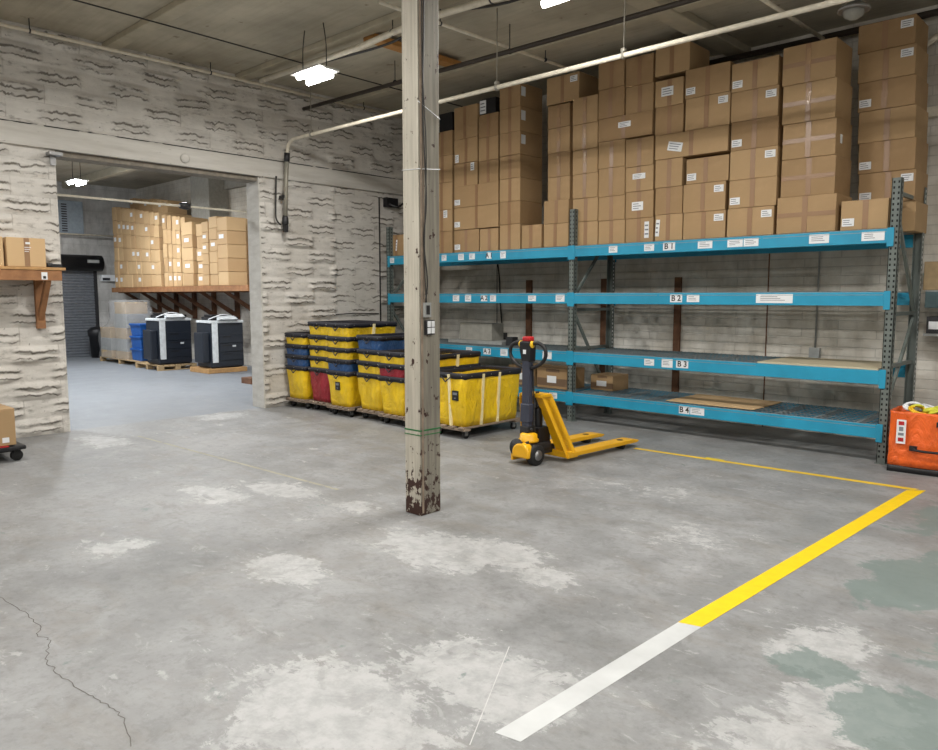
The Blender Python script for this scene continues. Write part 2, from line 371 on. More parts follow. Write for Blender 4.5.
# ---------------------------------------------------------------- room shell
struct(MB().box(-22, 6.5, -6.5, 9.6, -0.2, 0).build('floor', M['floor']))
struct(MB().box(-22, 6.5, -6.5, 9.6, CEIL, CEIL + .2).build('ceiling', M['ceil']))
b = MB()
for y, wd, dz in ((2.2, .3, .2), (3.83, .16, .07), (5.56, .16, .07), (7.35, .16, .07), (0.2, .16, .07), (-2.0, .16, .07), (-4.0, .16, .07)):
    b.box(WX, 6.5, y - wd / 2, y + wd / 2, CEIL - dz, CEIL)
    b.box(FX, WX - .3, y - wd / 2, y + wd / 2, CEIL - dz * 2.4, CEIL)
b.box(-4.22, -3.98, 5.7, RY, CEIL - .09, CEIL)
struct(b.build('trim_ceiling_beams', M['ceil_beam'], bevel=.01))
struct(MB().box(FX, 6.5, RY, RY + .3, 0, CEIL).build('wall_rear', M['rear']))
struct(MB().box(FX - .3, FX, -6.5, RY + .3, 0, CEIL).build('wall_far', M['farwall_y']))
struct(MB().box(6.5, 6.8, -6.5, RY + .3, 0, CEIL).build('wall_right', M['farwall_y']))
struct(MB().box(FX, 6.5, -6.8, -6.5, 0, CEIL).build('wall_front', M['farwall']))
# rock-faced block wall with the opening into the far room
BH, BW_ = .21, .80
def rock(y, z):
    row = math.floor(z / BH); off = BW_ / 2 if row % 2 else 0
    col = math.floor((y + off) / BW_); fy = (y + off) / BW_ - col; fz = z / BH - row
    e = max(0, min(1, min(fy * BW_, (1 - fy) * BW_, fz * BH, (1 - fz) * BH) / .03))
    sd = Vector((col * 7.31, row * 3.17, 0))
    k = 0.55 + 0.75 * max(-.5, min(.6, noise.noise(Vector((col * 1.7, row * 2.3, 4)))))
    n1 = noise.noise(Vector((y * 5.0, 3, 0)) + sd); n2 = noise.noise(Vector((y * 13.0, z * 30.0, 9)))
    p1, p2 = .60 + .16 * n1, .20 + .14 * noise.noise(Vector((y * 6.0, 8, 2)) + sd)
    t = (1 - fz) / max(.05, 1 - p1) if fz > p1 else ((p1 - fz) / max(.05, p1 - p2) if fz > p2 else .15)
    side = max(0, min(1, (fy - .22) * 12, (.90 - fy) * 12)); k *= (.45 + .55 * side)
    if fy < .22: side = .35
    return (e ** .6) * k * (.012 + .062 * t * side + .012 * n2)
def rock_wall():
    b = MB(); dy, dz = .030, .0150
    ys = [WY0 + i * dy for i in range(int((RY - WY0) / dy) + 1)]; ys[-1] = RY
    zs = [i * dz for i in range(int(CEIL / dz) + 1)]; zs[-1] = CEIL
    def snap(a, t): k = min(range(len(a)), key=lambda i: abs(a[i] - t)); a[k] = t
    for t in (OY0, OY1): snap(ys, t)
    snap(zs, OZ)
    for y in ys:
        for z in zs:
            h = rock(y, z)
            if 7.10 < y < 7.98 and z < 3.3: h *= .08
            if 2.75 < y and y < 3.13 and 2.15 < z < 2.55: h *= .15
            if OY1 <= y < OY1 + .22 and 2.0 < z < 2.5: h *= .2
            if abs(y - OY0) < .02 or abs(y - OY1) < .02: h = min(h, .01)
            b.v.append((WX + h, y, z))
    nz = len(zs)
    for i in range(len(ys) - 1):
        for j in range(nz - 1):
            ym, zm = (ys[i] + ys[i + 1]) / 2, (zs[j] + zs[j + 1]) / 2
            if OY0 < ym < OY1 and zm < OZ: continue
            b.f.append((i * nz + j, (i + 1) * nz + j, (i + 1) * nz + j + 1, i * nz + j + 1)); b.m.append(0); b.sm.append(True)
    # body of the wall behind the rock faces
    for (y0, y1, z0, z1) in ((-6.5, OY0, 0, CEIL), (OY1, RY, 0, CEIL), (OY0, OY1, OZ, CEIL)):
        b.box(WX - .3, WX - .004, y0, y1, z0, z1)
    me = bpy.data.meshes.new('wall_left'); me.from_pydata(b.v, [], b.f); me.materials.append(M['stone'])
    me.polygons.foreach_set('use_smooth', b.sm); me.update()
    o = bpy.data.objects.new('wall_left', me); C.objects.link(o); return struct(o)
WY0 = -1.0
rock_wall()
# smooth jambs of the opening, header beam and its lower plate
struct(MB().box(WX - .302, WX + .012, OY1 - .012, OY1 + .012, 0, OZ).build('trim_opening_right', M['header']))
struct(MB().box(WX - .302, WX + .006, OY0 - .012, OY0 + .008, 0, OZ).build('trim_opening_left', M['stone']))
hd = MB().box(WX - .31, WX + .055, -6.5, RY, OZ, OZ + .24)
struct(hd.build('trim_header', M['header'], bevel=.008))
struct(MB().box(WX, WX + .03, -6.5, RY, OZ + .24, OZ + .256).build('trim_header_gap', M['hole']))
struct(MB().box(WX - .28, WX - .02, OY0, OY1, OZ - .06, OZ).build('trim_header_plate', M['plate']))
tag(MB().lathe([(.06, 0), (.06, .02), (.045, .03)], (WX + .055, 4.7, 3.38), 20, 0, 'x').build('cover_disc', M['header']), 'round pale cover disc on the timber header over the wide opening', 'cover plate')
tag(MB().box(WX + .03, WX + .16, 3.06, 3.2, 3.2, 3.235).box(WX + .02, WX + .05, 3.1, 3.16, 3.1, 3.2).build('header_bracket', M['steel']), 'small pale metal bracket under the header at the left edge of the opening', 'bracket')
# floor marks
b = MB(); b.prism([(-1.42, 7.04, .0012), (-1.54, 6.94, .0012), (-1.69, 3.30, .0012), (-1.58, 3.33, .0012)], (0, 0, .0008))
tape = b.build('yellow_floor_tape', simple('yellow_tape', (236, 198, 10), 0.5, var=.05)); tag(tape, 'bright yellow tape line on the floor running from the white tape towards the rack', 'floor tape')
b = MB(); b.prism([(-1.47, 7.055, .0006), (-4.1, 6.95, .0006), (-4.1, 6.89, .0006), (-1.5, 6.98, .0006)], (0, 0, .0008))
tag(b.build('yellow_floor_tape', worn('worn_yellow_tape', (226, 190, 40), (150, 148, 140), .35, .6, 14)), 'thin worn yellow tape line on the floor running parallel to the rack', 'floor tape')
b = MB(); b.prism([(-1.58, 3.33, .0006), (-1.69, 3.30, .0006), (-1.725, 1.97, .0006), (-1.62, 1.99, .0006)], (0, 0, .0008))
tag(b.build('white_floor_tape', worn('worn_white_tape', (196, 198, 198), (160, 160, 158), .5, .6, 10)), 'scuffed white tape line on the floor continuing the bright yellow one towards the camera', 'floor tape')
def strip(name, pts, wd, mat, z=.001):
    b = MB(); L = [Vector((x, y, z)) for x, y in pts]; vs = []
    for i, p in enumerate(L):
        t = (L[min(i + 1, len(L) - 1)] - L[max(i - 1, 0)]).normalized(); q = Vector((-t.y, t.x, 0)) * wd * .5
        vs += [p + q, p - q]
    b.add(vs, [(2 * i, 2 * i + 1, 2 * i + 3, 2 * i + 2) for i in range(len(L) - 1)]); return struct(b.build(name, mat))
rnd = random.Random(3)
cr = curve_pts([(-4.6, 1.08, 0), (-4.22, 1.12, 0), (-3.95, 1.12, 0), (-3.83, 1.08, 0), (-3.74, 1.10, 0), (-3.55, 1.03, 0), (-3.41, 1.02, 0), (-3.18, 1.03, 0), (-3.0, 1.06, 0), (-2.85, 1.07, 0), (-2.62, 1.02, 0)], 7)
strip('floor_crack', [(p.x + rnd.uniform(-.008, .008), p.y + rnd.uniform(-.008, .008)) for p in cr], .004, simple('crack_dark', (98, 95, 91), .95))
strip('floor_seam', [(-8.66, 3.6), (-7.6, 3.63), (-5.0, 3.71)], .035, worn('faded_yellow_line', (158, 155, 138), (140, 140, 138), .12, .7, 7))
strip('floor_scratch', [(-2.13, 2.53), (-1.74, 1.85)], .004, simple('scratch_pale', (190, 190, 188), .7))
strip('floor_mark', [(-3.34, 6.99), (-3.15, 6.99)], .07, worn('yellow_paint_mark', (214, 194, 40), (150, 148, 140), .5, .6, 14))
# ---------------------------------------------------------------- timber post with its wiring
t = thing('timber_post', 'tall square painted timber post with peeling brown base in the middle of the hall', 'post', (-4.1, 3.66, 0))
b = MB().box(0, .165, 0, .205, 0, CEIL)
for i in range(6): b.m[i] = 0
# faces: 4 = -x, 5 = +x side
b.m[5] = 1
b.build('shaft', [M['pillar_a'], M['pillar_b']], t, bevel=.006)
MB().box(.163, .172, .016, .03, .02, CEIL).box(.163, .169, .04, .05, 1.55, CEIL).build('corner_batten', M['wood_grey'], t)
MB().tube(curve_pts([(.175, .035, 4.55), (.18, .045, 3.6), (.176, .035, 2.9), (.186, .055, 2.3), (.176, .038, 2.0), (.184, .062, 1.72), (.176, .05, 1.56)], 8), .005, 6).tube(curve_pts([(.176, .05, 4.55), (.178, .03, 3.3), (.182, .06, 2.6), (.178, .04, 1.9), (.178, .06, 1.56)], 8), .004, 6).build('cable', M['cable'], t)
ob = MB().box(.165, .19, .03, .095, 1.455, 1.56, 0).box(.189, .1915, .045, .08, 1.475, 1.54, 1).build('junction_box', [M['grey_paint'], M['ink']], t, bevel=.003)
ob = MB().box(.165, .195, .045, .125, 1.33, 1.435).build('outlet_box', M['steel_dark'], t, bevel=.003)
pl = MB()
for yy in (.05, .088):
    for zz in (1.338, 1.386): pl.box(.195, .199, yy, yy + .032, zz, zz + .042)
pl.build('socket_plate', M['paper'], ob, bevel=.002)
b = MB().box(-.002, .167, -.002, .207, .628, .638).box(-.0025, .1675, -.0025, .2075, .596, .602); b.build('green_tie', M['green'], t)
wb = MB(); wb.tube([(-.003, -.003, 2.5), (.168, -.003, 2.49), (.17, .207, 2.51)], .003, 5); wb.tube([(.168, -.003, 2.95), (.172, .208, 2.86)], .003, 5); wb.build('wire_tie', M['paper'], t)

# ---------------------------------------------------------------- pallet rack
X0, X1, X2 = -9.19, -5.64, -1.98; YF, YB = 7.88, 8.83
rack = thing('pallet_rack', 'long pallet rack with blue beams and grey green uprights, signs A 1 to B 4', 'pallet rack', ((X0 + X2) / 2, YF, 0))
rox = (X0 + X2) / 2
def R(x0, x1, y0, y1, z0, z1): return (x0 - rox, x1 - rox, y0 - YF, y1 - YF, z0, z1)
def post_mb(x, y, front=True):
    b = MB(); w2, d = .041, .072; zt = 2.70
    yo = y if front else y - .01
    # open C section: web towards the aisle (or the wall), flanges going in
    if front: b.box(*R(x - w2, x + w2, y, y + .008, 0, zt))
    else: b.box(*R(x - w2, x + w2, y + d - .008, y + d, 0, zt))
    b.box(*R(x - w2, x - w2 + .006, y, y + d, 0, zt)); b.box(*R(x + w2 - .006, x + w2, y, y + d, 0, zt))
    b.box(*R(x - .055, x + .055, y - .01, y + d + .02, 0, .008))
    yy = (y - .0012) if front else (y + d + .0002)
    k = 0; z = .06
    while z < zt - .03:
        for sx in (-.020, .020):
            b.box(*R(x + sx - .0075, x + sx + .0075, yy, yy + .0010, z, z + .022), m=1)
        # holes of the side flange
        b.box(*R(x + w2, x + w2 + .001, y + d / 2 - .008, y + d / 2 + .008, z, z + .024), m=(2 if not front else 1))
        z += .0508
    return b
for x in (X0, X1, X2):
    fr = MB()
    L = R(x - .016, x + .016, 0, 0, 0, 0)
    for z in (.18, .92, 1.42, 2.55): fr.box(*R(x - .018, x + .018, YF + .07, YB - .07, z, z + .035))
    def brace(z0, z1, flip):
        a = Vector((x - rox, .07, z0)); c = Vector((x - rox, YB - YF - .07, z1))
        if flip: a.z, c.z = z1, z0
        dv = (c - a).normalized(); up = Vector((1, 0, 0)); s_ = dv.cross(up) * .018
        fr.prism([a - s_ - up * .014, a + s_ - up * .014, a + s_ + up * .014, a - s_ + up * .014], c - a)
    if x == X2: brace(.55, 1.38, False); brace(1.47, 2.40, True)
    else: brace(.30, 1.40, True); brace(1.60, 2.45, False)
    frm = fr.build('upright_frame', M['post'], rack)
    post_mb(x, YF).build('post', [M['post'], M['hole'], M['hole']], frm)
    post_mb(x, YB - .072, False).build('post', [M['post'], M['hole'], M['paper']], frm)
LEV = [(2.105, 2.235), (1.515, 1.645), (.765, .90), (.245, .375)]
def sticker(mbx, x, z, wd, hh, txt=None, size=.085):
    mbx.box(x - wd / 2, x + wd / 2, -.0022, -.0004, z - hh / 2, z + hh / 2, 0)
    if txt: text_mb(mbx, txt, size, (x, -.0022, z), (1, 0, 0), (0, 0, 1), 1, .0008)
STK = {('A', 0): [(-9.087, 0.1), (-7.922, 0.1), (-7.575, 0.11), (-7.358, 0.11), (-7.034, 0.09, 'A 1'), (-6.777, 0.1)], ('A', 1): [(-7.677, 0.13), (-7.436, 0.12), (-7.126, 0.12, 'A 2'), (-6.957, 0.11), (-6.265, 0.13), (-5.806, 0.14)], ('A', 2): [(-7.416, 0.12), (-7.067, 0.14, 'A 3'), (-6.751, 0.13), (-6.005, 0.15)], ('A', 3): [(-5.899, 0.13)], ('B', 0): [(-5.024, 0.12), (-4.536, 0.13), (-4.281, 0.15, 'B 1'), (-3.845, 0.17), (-3.504, 0.17), (-3.33, 0.16), (-2.645, 0.19), (-2.156, 0.2)], ('B', 1): [(-4.175, 0.15, 'B 2'), (-3.967, 0.15), (-3.064, 0.38)], ('B', 2): [(-4.498, 0.13), (-4.265, 0.14), (-4.076, 0.15, 'B 3')], ('B', 3): [(-4.034, 0.13, 'B 4'), (-3.875, 0.17)]}
for bay, xa, xb in (('A', X0, X1), ('B', X1, X2)):
    for i, (z0, z1) in enumerate(LEV):
        for front in (True, False):
            y0 = YF - .008 if front else YB - .045
            b = MB(); a, c = xa + .043, xb - .043
            b.box(*R(a, c, y0, y0 + .05, z0, z1))
            if front: b.box(*R(a, c, y0 + .05, y0 + .066, z0, z1 - .04))
            else: b.box(*R(a, c, y0 - .016, y0, z0, z1 - .04))
            yc = y0 - .006 if front else y0 + .05
            for xx in (a - .046, c - .012): b.box(*R(xx, xx + .058, yc, yc + .006, z0 - .035, z1 + .012))
            o = b.build('beam', M['beam'], rack, bevel=.004)
            if front:
                for st in STK[(bay, i)]:
                    m_ = MB(); r_ = random.Random(str(st)); hh = .088 if len(st) > 2 else r_.uniform(.08, .1)
                    m_.box(-st[1] / 2, st[1] / 2, -.0012, 0, -hh / 2, hh / 2, 0)
                    if len(st) > 2: text_mb(m_, st[2], .09, (0, -.0012, 0), (1, 0, 0), (0, 0, 1), 1, .0006)
                    else:
                        for q in range(3): m_.box(-st[1] * .38, st[1] * r_.uniform(0, .35), -.0016, -.0012, -.02 + q * .018, -.014 + q * .018, 2)
                    m_.build('rack_sign' if len(st) > 2 else 'paper_label', [M['paper'], M['ink'], M['ink_grey']], o, loc=(st[0] - rox, y0 - YF - .0005, (z0 + z1) / 2 + .004))
# wire decks: three to a bay and level
wd_ = MB(); dw = 1.16; dd = YB - YF - .02
n = 23
for k in range(n + 1): wd_.box(-dw / 2 + k * dw / n - .0025, -dw / 2 + k * dw / n + .0025, 0, dd, .003, .008)
for k in range(9): wd_.box(-dw / 2, dw / 2, k * dd / 8 - .0025, k * dd / 8 + .0025, -.002, .003)
for k in range(n + 1): wd_.box(-dw / 2 + k * dw / n - .0025, -dw / 2 + k * dw / n + .0025, -.006, -.001, -.038, .006)
wd_.box(-dw / 2, dw / 2, -.010, -.005, -.030, -.025)
for xx in (-.4, 0, .4): wd_.box(xx - .02, xx + .02, .055, dd - .05, -.035, -.002)
wire_me = wd_.mesh('wire_deck', M['wire'])
LN = ['top', 'second', 'third', 'bottom']; PN = ['left', 'middle', 'right']
for bay, xa, xb in (('A', X0, X1), ('B', X1, X2)):
    for i, (z0, z1) in enumerate(LEV):
        for k in range(3):
            if bay == 'B' and i == 2 and k == 2: continue
            o = bpy.data.objects.new('wire_deck', wire_me); C.objects.link(o)
            step = (xb - xa - .1) / 3; o.location = (xa + .05 + step * (k + .5), YF, z1 + .002)
            tag(o, 'grey wire mesh deck, %s panel of the %s shelf of bay %s of the rack' % (PN[k], LN[i], bay), 'wire deck', 'wire decks on the rack')
z1 = LEV[2][1]
tag(MB().box(-3.22, -2.05, YF + .01, YB - .02, z1 + .002, z1 + .018).build('plywood_sheet', M['plywood']), 'pale plywood sheet on the third shelf at the right end of bay B', 'board')
z1 = LEV[3][1]
tag(MB().box(-4.3, -3.25, YF + .05, YB - .1, z1 + .012, z1 + .022).build('cardboard_sheet', M['kraft'], bevel=.002), 'flat cardboard sheet lying on the bottom shelf behind the B 4 sign', 'cardboard sheet')
# ---------------------------------------------------------------- cartons on the top shelf
BOX=[(-9.259,-8.896,2.245,0.331,7.95,'M','Z'),(-8.241,-7.831,2.245,0.318,7.95,'','A'),(-8.239,-7.830,2.563,0.316,7.95,'R','A'),(-8.236,-7.829,2.878,0.392,7.95,'','A'),(-8.233,-7.828,3.270,0.389,7.95,'','A'),(-8.231,-7.826,3.659,0.348,7.95,'','A'),(-8.118,-7.855,4.006,0.267,7.98,'K','A'),(-7.790,-7.298,2.245,0.321,7.95,'L','B'),(-7.787,-7.331,3.184,0.322,7.95,'r','B'),(-7.786,-7.331,3.507,0.339,7.95,'l','B'),(-7.785,-7.332,3.846,0.449,7.95,'','B'),(-7.769,-6.920,2.566,0.314,7.93,'L','W1'),(-7.768,-6.921,2.880,0.305,7.93,'L','W1'),(-7.329,-7.038,4.121,0.225,8.00,'KW','C'),(-7.312,-6.953,3.808,0.313,7.96,'','C'),(-7.312,-6.951,3.490,0.319,7.96,'','C'),(-7.311,-6.949,3.184,0.306,7.96,'','C'),(-7.280,-6.936,2.245,0.311,7.95,'','C'),(-6.910,-6.551,4.124,0.306,7.94,'S','D'),(-6.908,-6.549,3.806,0.319,7.94,'S','D'),(-6.906,-6.546,3.503,0.303,7.94,'S','D'),(-6.905,-6.543,3.198,0.304,7.94,'','D'),(-6.903,-6.541,2.892,0.306,7.94,'','D'),(-6.901,-6.538,2.584,0.308,7.94,'','D'),(-6.899,-6.535,2.245,0.339,7.94,'','D'),(-6.500,-6.164,2.245,0.309,7.93,'','D2'),(-6.154,-5.650,4.063,0.342,8.00,'U','E'),(-6.126,-5.777,3.761,0.286,7.99,'t','E'),(-6.121,-5.772,3.449,0.312,7.99,'t','E'),(-6.121,-5.727,2.542,0.299,7.92,'','E'),(-6.117,-5.723,2.245,0.297,7.92,'','E'),(-6.117,-5.767,3.142,0.307,7.99,'t','E'),(-6.113,-5.762,2.841,0.302,7.99,'','E'),(-5.704,-5.334,3.738,0.326,7.95,'t','F'),(-5.699,-5.327,3.426,0.312,7.95,'t','F'),(-5.694,-5.321,3.129,0.297,7.95,'t','F'),(-5.689,-5.315,2.831,0.299,7.95,'','F'),(-5.684,-5.309,2.540,0.290,7.95,'','F'),(-5.678,-5.303,2.245,0.295,7.95,'','F'),(-5.323,-4.964,4.091,0.313,7.94,'','G'),(-5.316,-4.956,3.749,0.342,7.94,'','G'),(-5.310,-4.575,3.475,0.274,7.94,'m','W2'),(-5.303,-4.934,3.156,0.319,7.94,'','G'),(-5.296,-4.926,2.818,0.338,7.94,'','G'),(-5.290,-4.919,2.529,0.289,7.94,'','G'),(-5.284,-4.912,2.245,0.284,7.94,'','G'),(-4.954,-4.590,4.063,0.331,7.96,'','H'),(-4.947,-4.581,3.749,0.314,7.96,'','H'),(-4.925,-4.558,3.131,0.327,7.95,'','H'),(-4.918,-4.550,2.842,0.289,7.95,'m','H'),(-4.910,-4.542,2.528,0.314,7.95,'w','H'),(-4.903,-4.534,2.245,0.283,7.95,'v','H'),(-4.554,-4.130,4.103,0.311,7.94,'','I'),(-4.551,-4.201,3.757,0.298,7.95,'n','I'),(-4.542,-4.191,3.442,0.315,7.95,'','I'),(-4.523,-3.650,3.167,0.275,7.93,'x','W3'),(-4.514,-4.176,2.848,0.318,7.93,'','I'),(-4.505,-4.166,2.544,0.304,7.93,'','I'),(-4.497,-4.157,2.245,0.299,7.93,'q','I'),(-4.173,-3.659,3.790,0.313,7.94,'L','J'),(-4.161,-3.646,3.442,0.348,7.94,'U','J'),(-4.158,-3.663,2.543,0.312,7.94,'U','J'),(-4.148,-3.652,2.245,0.298,7.94,'U','J'),(-4.130,-3.636,2.854,0.278,7.94,'L','J'),(-3.642,-3.149,3.764,0.297,7.95,'L','K'),(-3.638,-3.136,3.454,0.310,7.95,'U','K'),(-3.628,-3.126,2.245,0.300,7.93,'U','K'),(-3.627,-3.124,3.154,0.300,7.95,'L','K'),(-3.623,-3.116,2.843,0.311,7.94,'U','K'),(-3.617,-3.109,2.545,0.298,7.93,'L','K'),(-3.105,-2.592,3.730,0.380,7.95,'bt','L'),(-3.090,-2.515,2.245,0.369,7.92,'b','L'),(-3.089,-2.574,3.347,0.383,7.95,'bt','L'),(-3.074,-2.547,2.614,0.379,7.95,'b','L'),(-3.074,-2.558,2.993,0.354,7.95,'by','L'),(-2.542,-2.030,4.035,0.276,8.42,'U','M'),(-2.527,-2.015,3.745,0.290,8.42,'U','M'),(-2.513,-2.000,3.460,0.285,8.42,'L','M'),(-2.498,-1.984,3.147,0.312,8.42,'','M'),(-2.483,-1.968,2.843,0.305,8.42,'L','M'),(-2.473,-2.054,2.245,0.285,7.94,'L','N'),(-2.468,-1.953,2.537,0.306,8.42,'LU','M'),(-2.453,-1.937,2.245,0.292,8.42,'','M')]
CN = {'Z': 'alone at the far left end of the rack top', 'A': 'in the column partly behind the timber post', 'B': 'in the first column right of the post',
      'C': 'in the second column right of the post', 'W1': 'spanning the first two columns right of the post', 'D': 'in the tall shaded-side column over bay A',
      'D2': 'filling the gap between two tall columns, bay A', 'E': 'in the column left of the middle upright', 'F': 'in the first column over bay B',
      'G': 'in the second column over bay B', 'H': 'in the third column over bay B', 'W2': 'spanning second and third columns, bay B', 'I': 'in the fourth column over bay B',
      'W3': 'spanning fourth and fifth columns, bay B', 'J': 'in the fifth column over bay B', 'K': 'in the sixth column over bay B',
      'L': 'in the banded column over bay B', 'N': 'in front of the right end column', 'M': 'in the tallest column, right end'}
cnt = {}; tot = {}
for r in BOX: tot[r[6]] = tot.get(r[6], 0) + 1
def carton(x0, x1, y0, z0, h, depth, flags, mat, rr, parts=True):
    """root mesh is the carton itself, origin at its base centre"""
    wd = x1 - x0; hw = wd / 2; b = MB(); sx = rr.uniform(-.004, .004)
    n = 3; bul = rr.uniform(.002, .007)
    # front and right side bulge slightly
    P = {}
    vs = []; fs = []
    def grid(o, u, v, nrm):
        base = len(vs); o, u, v, nrm = map(Vector, (o, u, v, nrm))
        for i in range(n + 1):
            for j in range(n + 1):
                s_, t_ = i / n, j / n
                vs.append(o + u * s_ + v * t_ + nrm * bul * (4 * s_ * (1 - s_)) * (4 * t_ * (1 - t_)))
        for i in range(n):
            for j in range(n): fs.append((base + i * (n + 1) + j, base + (i + 1) * (n + 1) + j, base + (i + 1) * (n + 1) + j + 1, base + i * (n + 1) + j + 1))
    grid((-hw, 0, 0), (wd, 0, 0), (0, 0, h), (0, -1, 0)); grid((hw, 0, 0), (0, depth, 0), (0, 0, h), (.3, 0, 0))
    grid((hw, depth, 0), (-wd, 0, 0), (0, 0, h), (0, 0, 0)); grid((-hw, depth, 0), (0, -depth, 0), (0, 0, h), (0, 0, 0))
    grid((-hw, 0, h), (wd, 0, 0), (0, depth, 0), (0, 0, 0)); grid((-hw, depth, 0), (wd, 0, 0), (0, -depth, 0), (0, 0, 0))
    b.add(vs, fs)
    bm = bmesh.new(); me = b.mesh('carton', mat); bm.from_mesh(me); bmesh.ops.remove_doubles(bm, verts=bm.verts, dist=.0008); bmesh.ops.recalc_face_normals(bm, faces=bm.faces); bm.to_mesh(me); bm.free()
    o = bpy.data.objects.new('carton', me); C.objects.link(o); o.location = ((x0 + x1) / 2, y0, z0)
    bv = o.modifiers.new('bevel', 'BEVEL'); bv.width = .005; bv.segments = 2; bv.limit_method = 'ANGLE'; bv.angle_limit = math.radians(50)
    if not parts: return o
    f = -bul * 1.05 - .0006
    cx = rr.uniform(-.03, .03) * wd; tw = .026
    if 'K' not in flags:
        tp = MB()
        if 'b' in flags: tp.box(-hw + .004, hw - .004, f - .0006, f + .0004, h * .5 - .022, h * .5 + .022)
        tp.box(cx - tw, cx + tw, f - .0008, f + .0006, .003, h - .003)
        tp.build('packing_tape', M['tape'], o)
    L = []
    for c in flags:
        if c == 'L': L.append((-hw + .07, .075, .11, .075, 0))
        if c == 'U': L.append((hw - .075, h - .075, .11, .075, 0))
        if c == 'l': L.append((-hw * .85 + .03, .07, .07, .11, 0))
        if c == 'r': L.append((hw * .6, h * .8, .07, .11, 0))
        if c == 'R': L.append((hw * .35, h * .8, .08, .11, 0))
        if c == 'M': L.append((hw * .1, h * .5, .03, .17, .12))
        if c == 'm': L.append((-.0, h * .6, .17, .065, 0))
        if c == 'w': L.append((-.02, h * .45, .15, .1, 0))
        if c == 'v': L.append((hw * .55, h * .5, .06, .19, 0))
        if c == 'q': L.append((-hw * .8, h * .5, .05, .19, .06))
        if c == 'x': L.append((-hw * .42, h * .45, .18, .1, .22))
        if c == 'n': L.append((-hw * .1, h * .55, .15, .1, 0))
        if c == 'W': L.append((-hw * .55, h * .5, hw * .8, h * .8, 0))
    for (lx, lz, lw, lh, ro) in L:
        m_ = MB().box(-lw / 2, lw / 2, -.0008, .0004, -lh / 2, lh / 2, 0)
        for q in range(3):
            zz = -lh * .3 + q * lh * .26
            m_.box(-lw * .4, lw * rr.uniform(.05, .4), -.0013, -.0008, zz, zz + lh * .09, 1)
        m_.build('shipping_label', [M['paper'], M['ink_grey']], o, loc=(lx, f - .0015, lz), rot=(0, ro, 0))
    if 'S' in flags:
        MB().box(hw + .0022, hw + .0030, .02, .11, h * .45, h * .85).build('shipping_label', M['paper'], o)
    if 't' in flags:      # glossy clear tape patch catching the lamps
        g = MB().box(-.02, .02, f - .003, f - .0008, h * .45, h * .85).build('clear_tape', M['gloss'], o)
    if 'y' in flags: MB().box(hw + .003, hw + .004, .12, .18, h * .35, h * .6).build('shipping_label', M['paper'], o)
    return o
gl = NT('glossy_clear_tape'); gl.b.inputs['Base Color'].default_value = lin((170, 138, 104)); gl.set(.08); gl.b.inputs['Coat Weight'].default_value = 1.0
gl.bump(gl.noise(gl.coord(), 30, 3), .5, .01); M['gloss'] = gl.m
LOOK = {'L': 'low-left white label', 'U': 'upper-right white label', 'LU': 'two white labels', 't': 'shiny clear tape', 'S': 'small side label',
        'b': 'horizontal tape band', 'by': 'band and side sticker', 'bt': 'shiny tape band', 'm': 'wide white label', 'w': 'mid-face white label', 'v': 'upright white label',
        'q': 'upright label at left', 'x': 'tilted white label', 'n': 'mid-face white label', 'r': 'right-edge label', 'l': 'left-edge label', 'R': 'white label', 'M': 'slanted white strip'}
rr = random.Random(11)
for (x0, x1, z0, h, y0, fl, cn) in sorted(BOX, key=lambda r: r[2]):
    k = cnt.get(cn, 0); cnt[cn] = k + 1
    dp = .40 if cn == 'N' else (.36 if cn == 'L' and False else .48)
    black = 'K' in fl
    o = carton(x0, x1, y0, z0 + .002, h - .003, dp, fl, M['black'] if black else M['card'], rr)
    if black: o.name = 'black_box'; tag(o, 'black box %son top, %s' % ('with white end panel ' if 'W' in fl else '', CN[cn]), 'box', 'cartons on the top shelf of the rack'); continue
    pos = '' if tot[cn] == 1 else (ORD[k] + (' up ' if k else ' one '))
    lk = LOOK.get(fl, '')
    tag(o, ('brown carton, %s, %s%s' % (lk, pos, CN[cn])) if lk else ('plain brown carton, %s%s' % (pos, CN[cn])), 'cardboard box', 'cartons on the top shelf of the rack')
# ---------------------------------------------------------------- things on the lower shelves of bay A
def old_case(x, y, w_, d_, h_, label, lab=True):
    z = LEV[3][1] + .011
    b = MB().box(-w_ / 2, w_ / 2, 0, d_, 0, h_, 0).box(-w_ / 2 - .001, w_ / 2 + .001, -.001, .01, h_ * .12, h_ * .5, 1)
    b.box(-w_ * .2, w_ * .25, -.001, .01, h_ * .8, h_ * .97, 1)
    o = b.build('fruit_carton', [M['card'], M['card_old']], loc=(x, y, z), bevel=.004)
    MB().box(-.075, .075, -.006, -.0025, h_ * .28, h_ * .62).build('paper_label', M['paper'], o)
    tag(o, label, 'cardboard box', 'printed cartons on the bottom shelf of bay A')
old_case(-6.02, YF + .12, .5, .4, .27, 'printed carton with white label, bottom shelf, just left of the middle upright')
old_case(-6.58, YF + .16, .46, .4, .27, 'printed carton behind the tiller of the pallet jack on the bottom shelf')
old_case(-5.42, YF + .40, .34, .38, .20, 'low brown carton deep on the bottom shelf just right of the middle upright')
z = LEV[2][1] + .011
tag(MB().box(-8.1, -7.02, YF + .25, YF + .75, z, z + .05).build('metal_sheet', M['grey_paint'], bevel=.004), 'flat grey panel lying on the third shelf of bay A', 'panel')
tag(MB().box(-7.95, -7.3, YF + .35, YF + .62, z + .051, z + .30).build('grey_crate', M['concrete_pale'], bevel=.006), 'pale grey crate standing on the flat panel behind the post', 'crate')
tag(MB().box(-6.98, -6.86, YF + .3, YF + .42, z, z + .12).box(-6.96, -6.88, YF + .299, YF + .30, z + .02, z + .1).build('power_box', M['steel_dark'], bevel=.003), 'small dark electrical box on the third shelf of bay A beside the grey panel', 'electrical box')
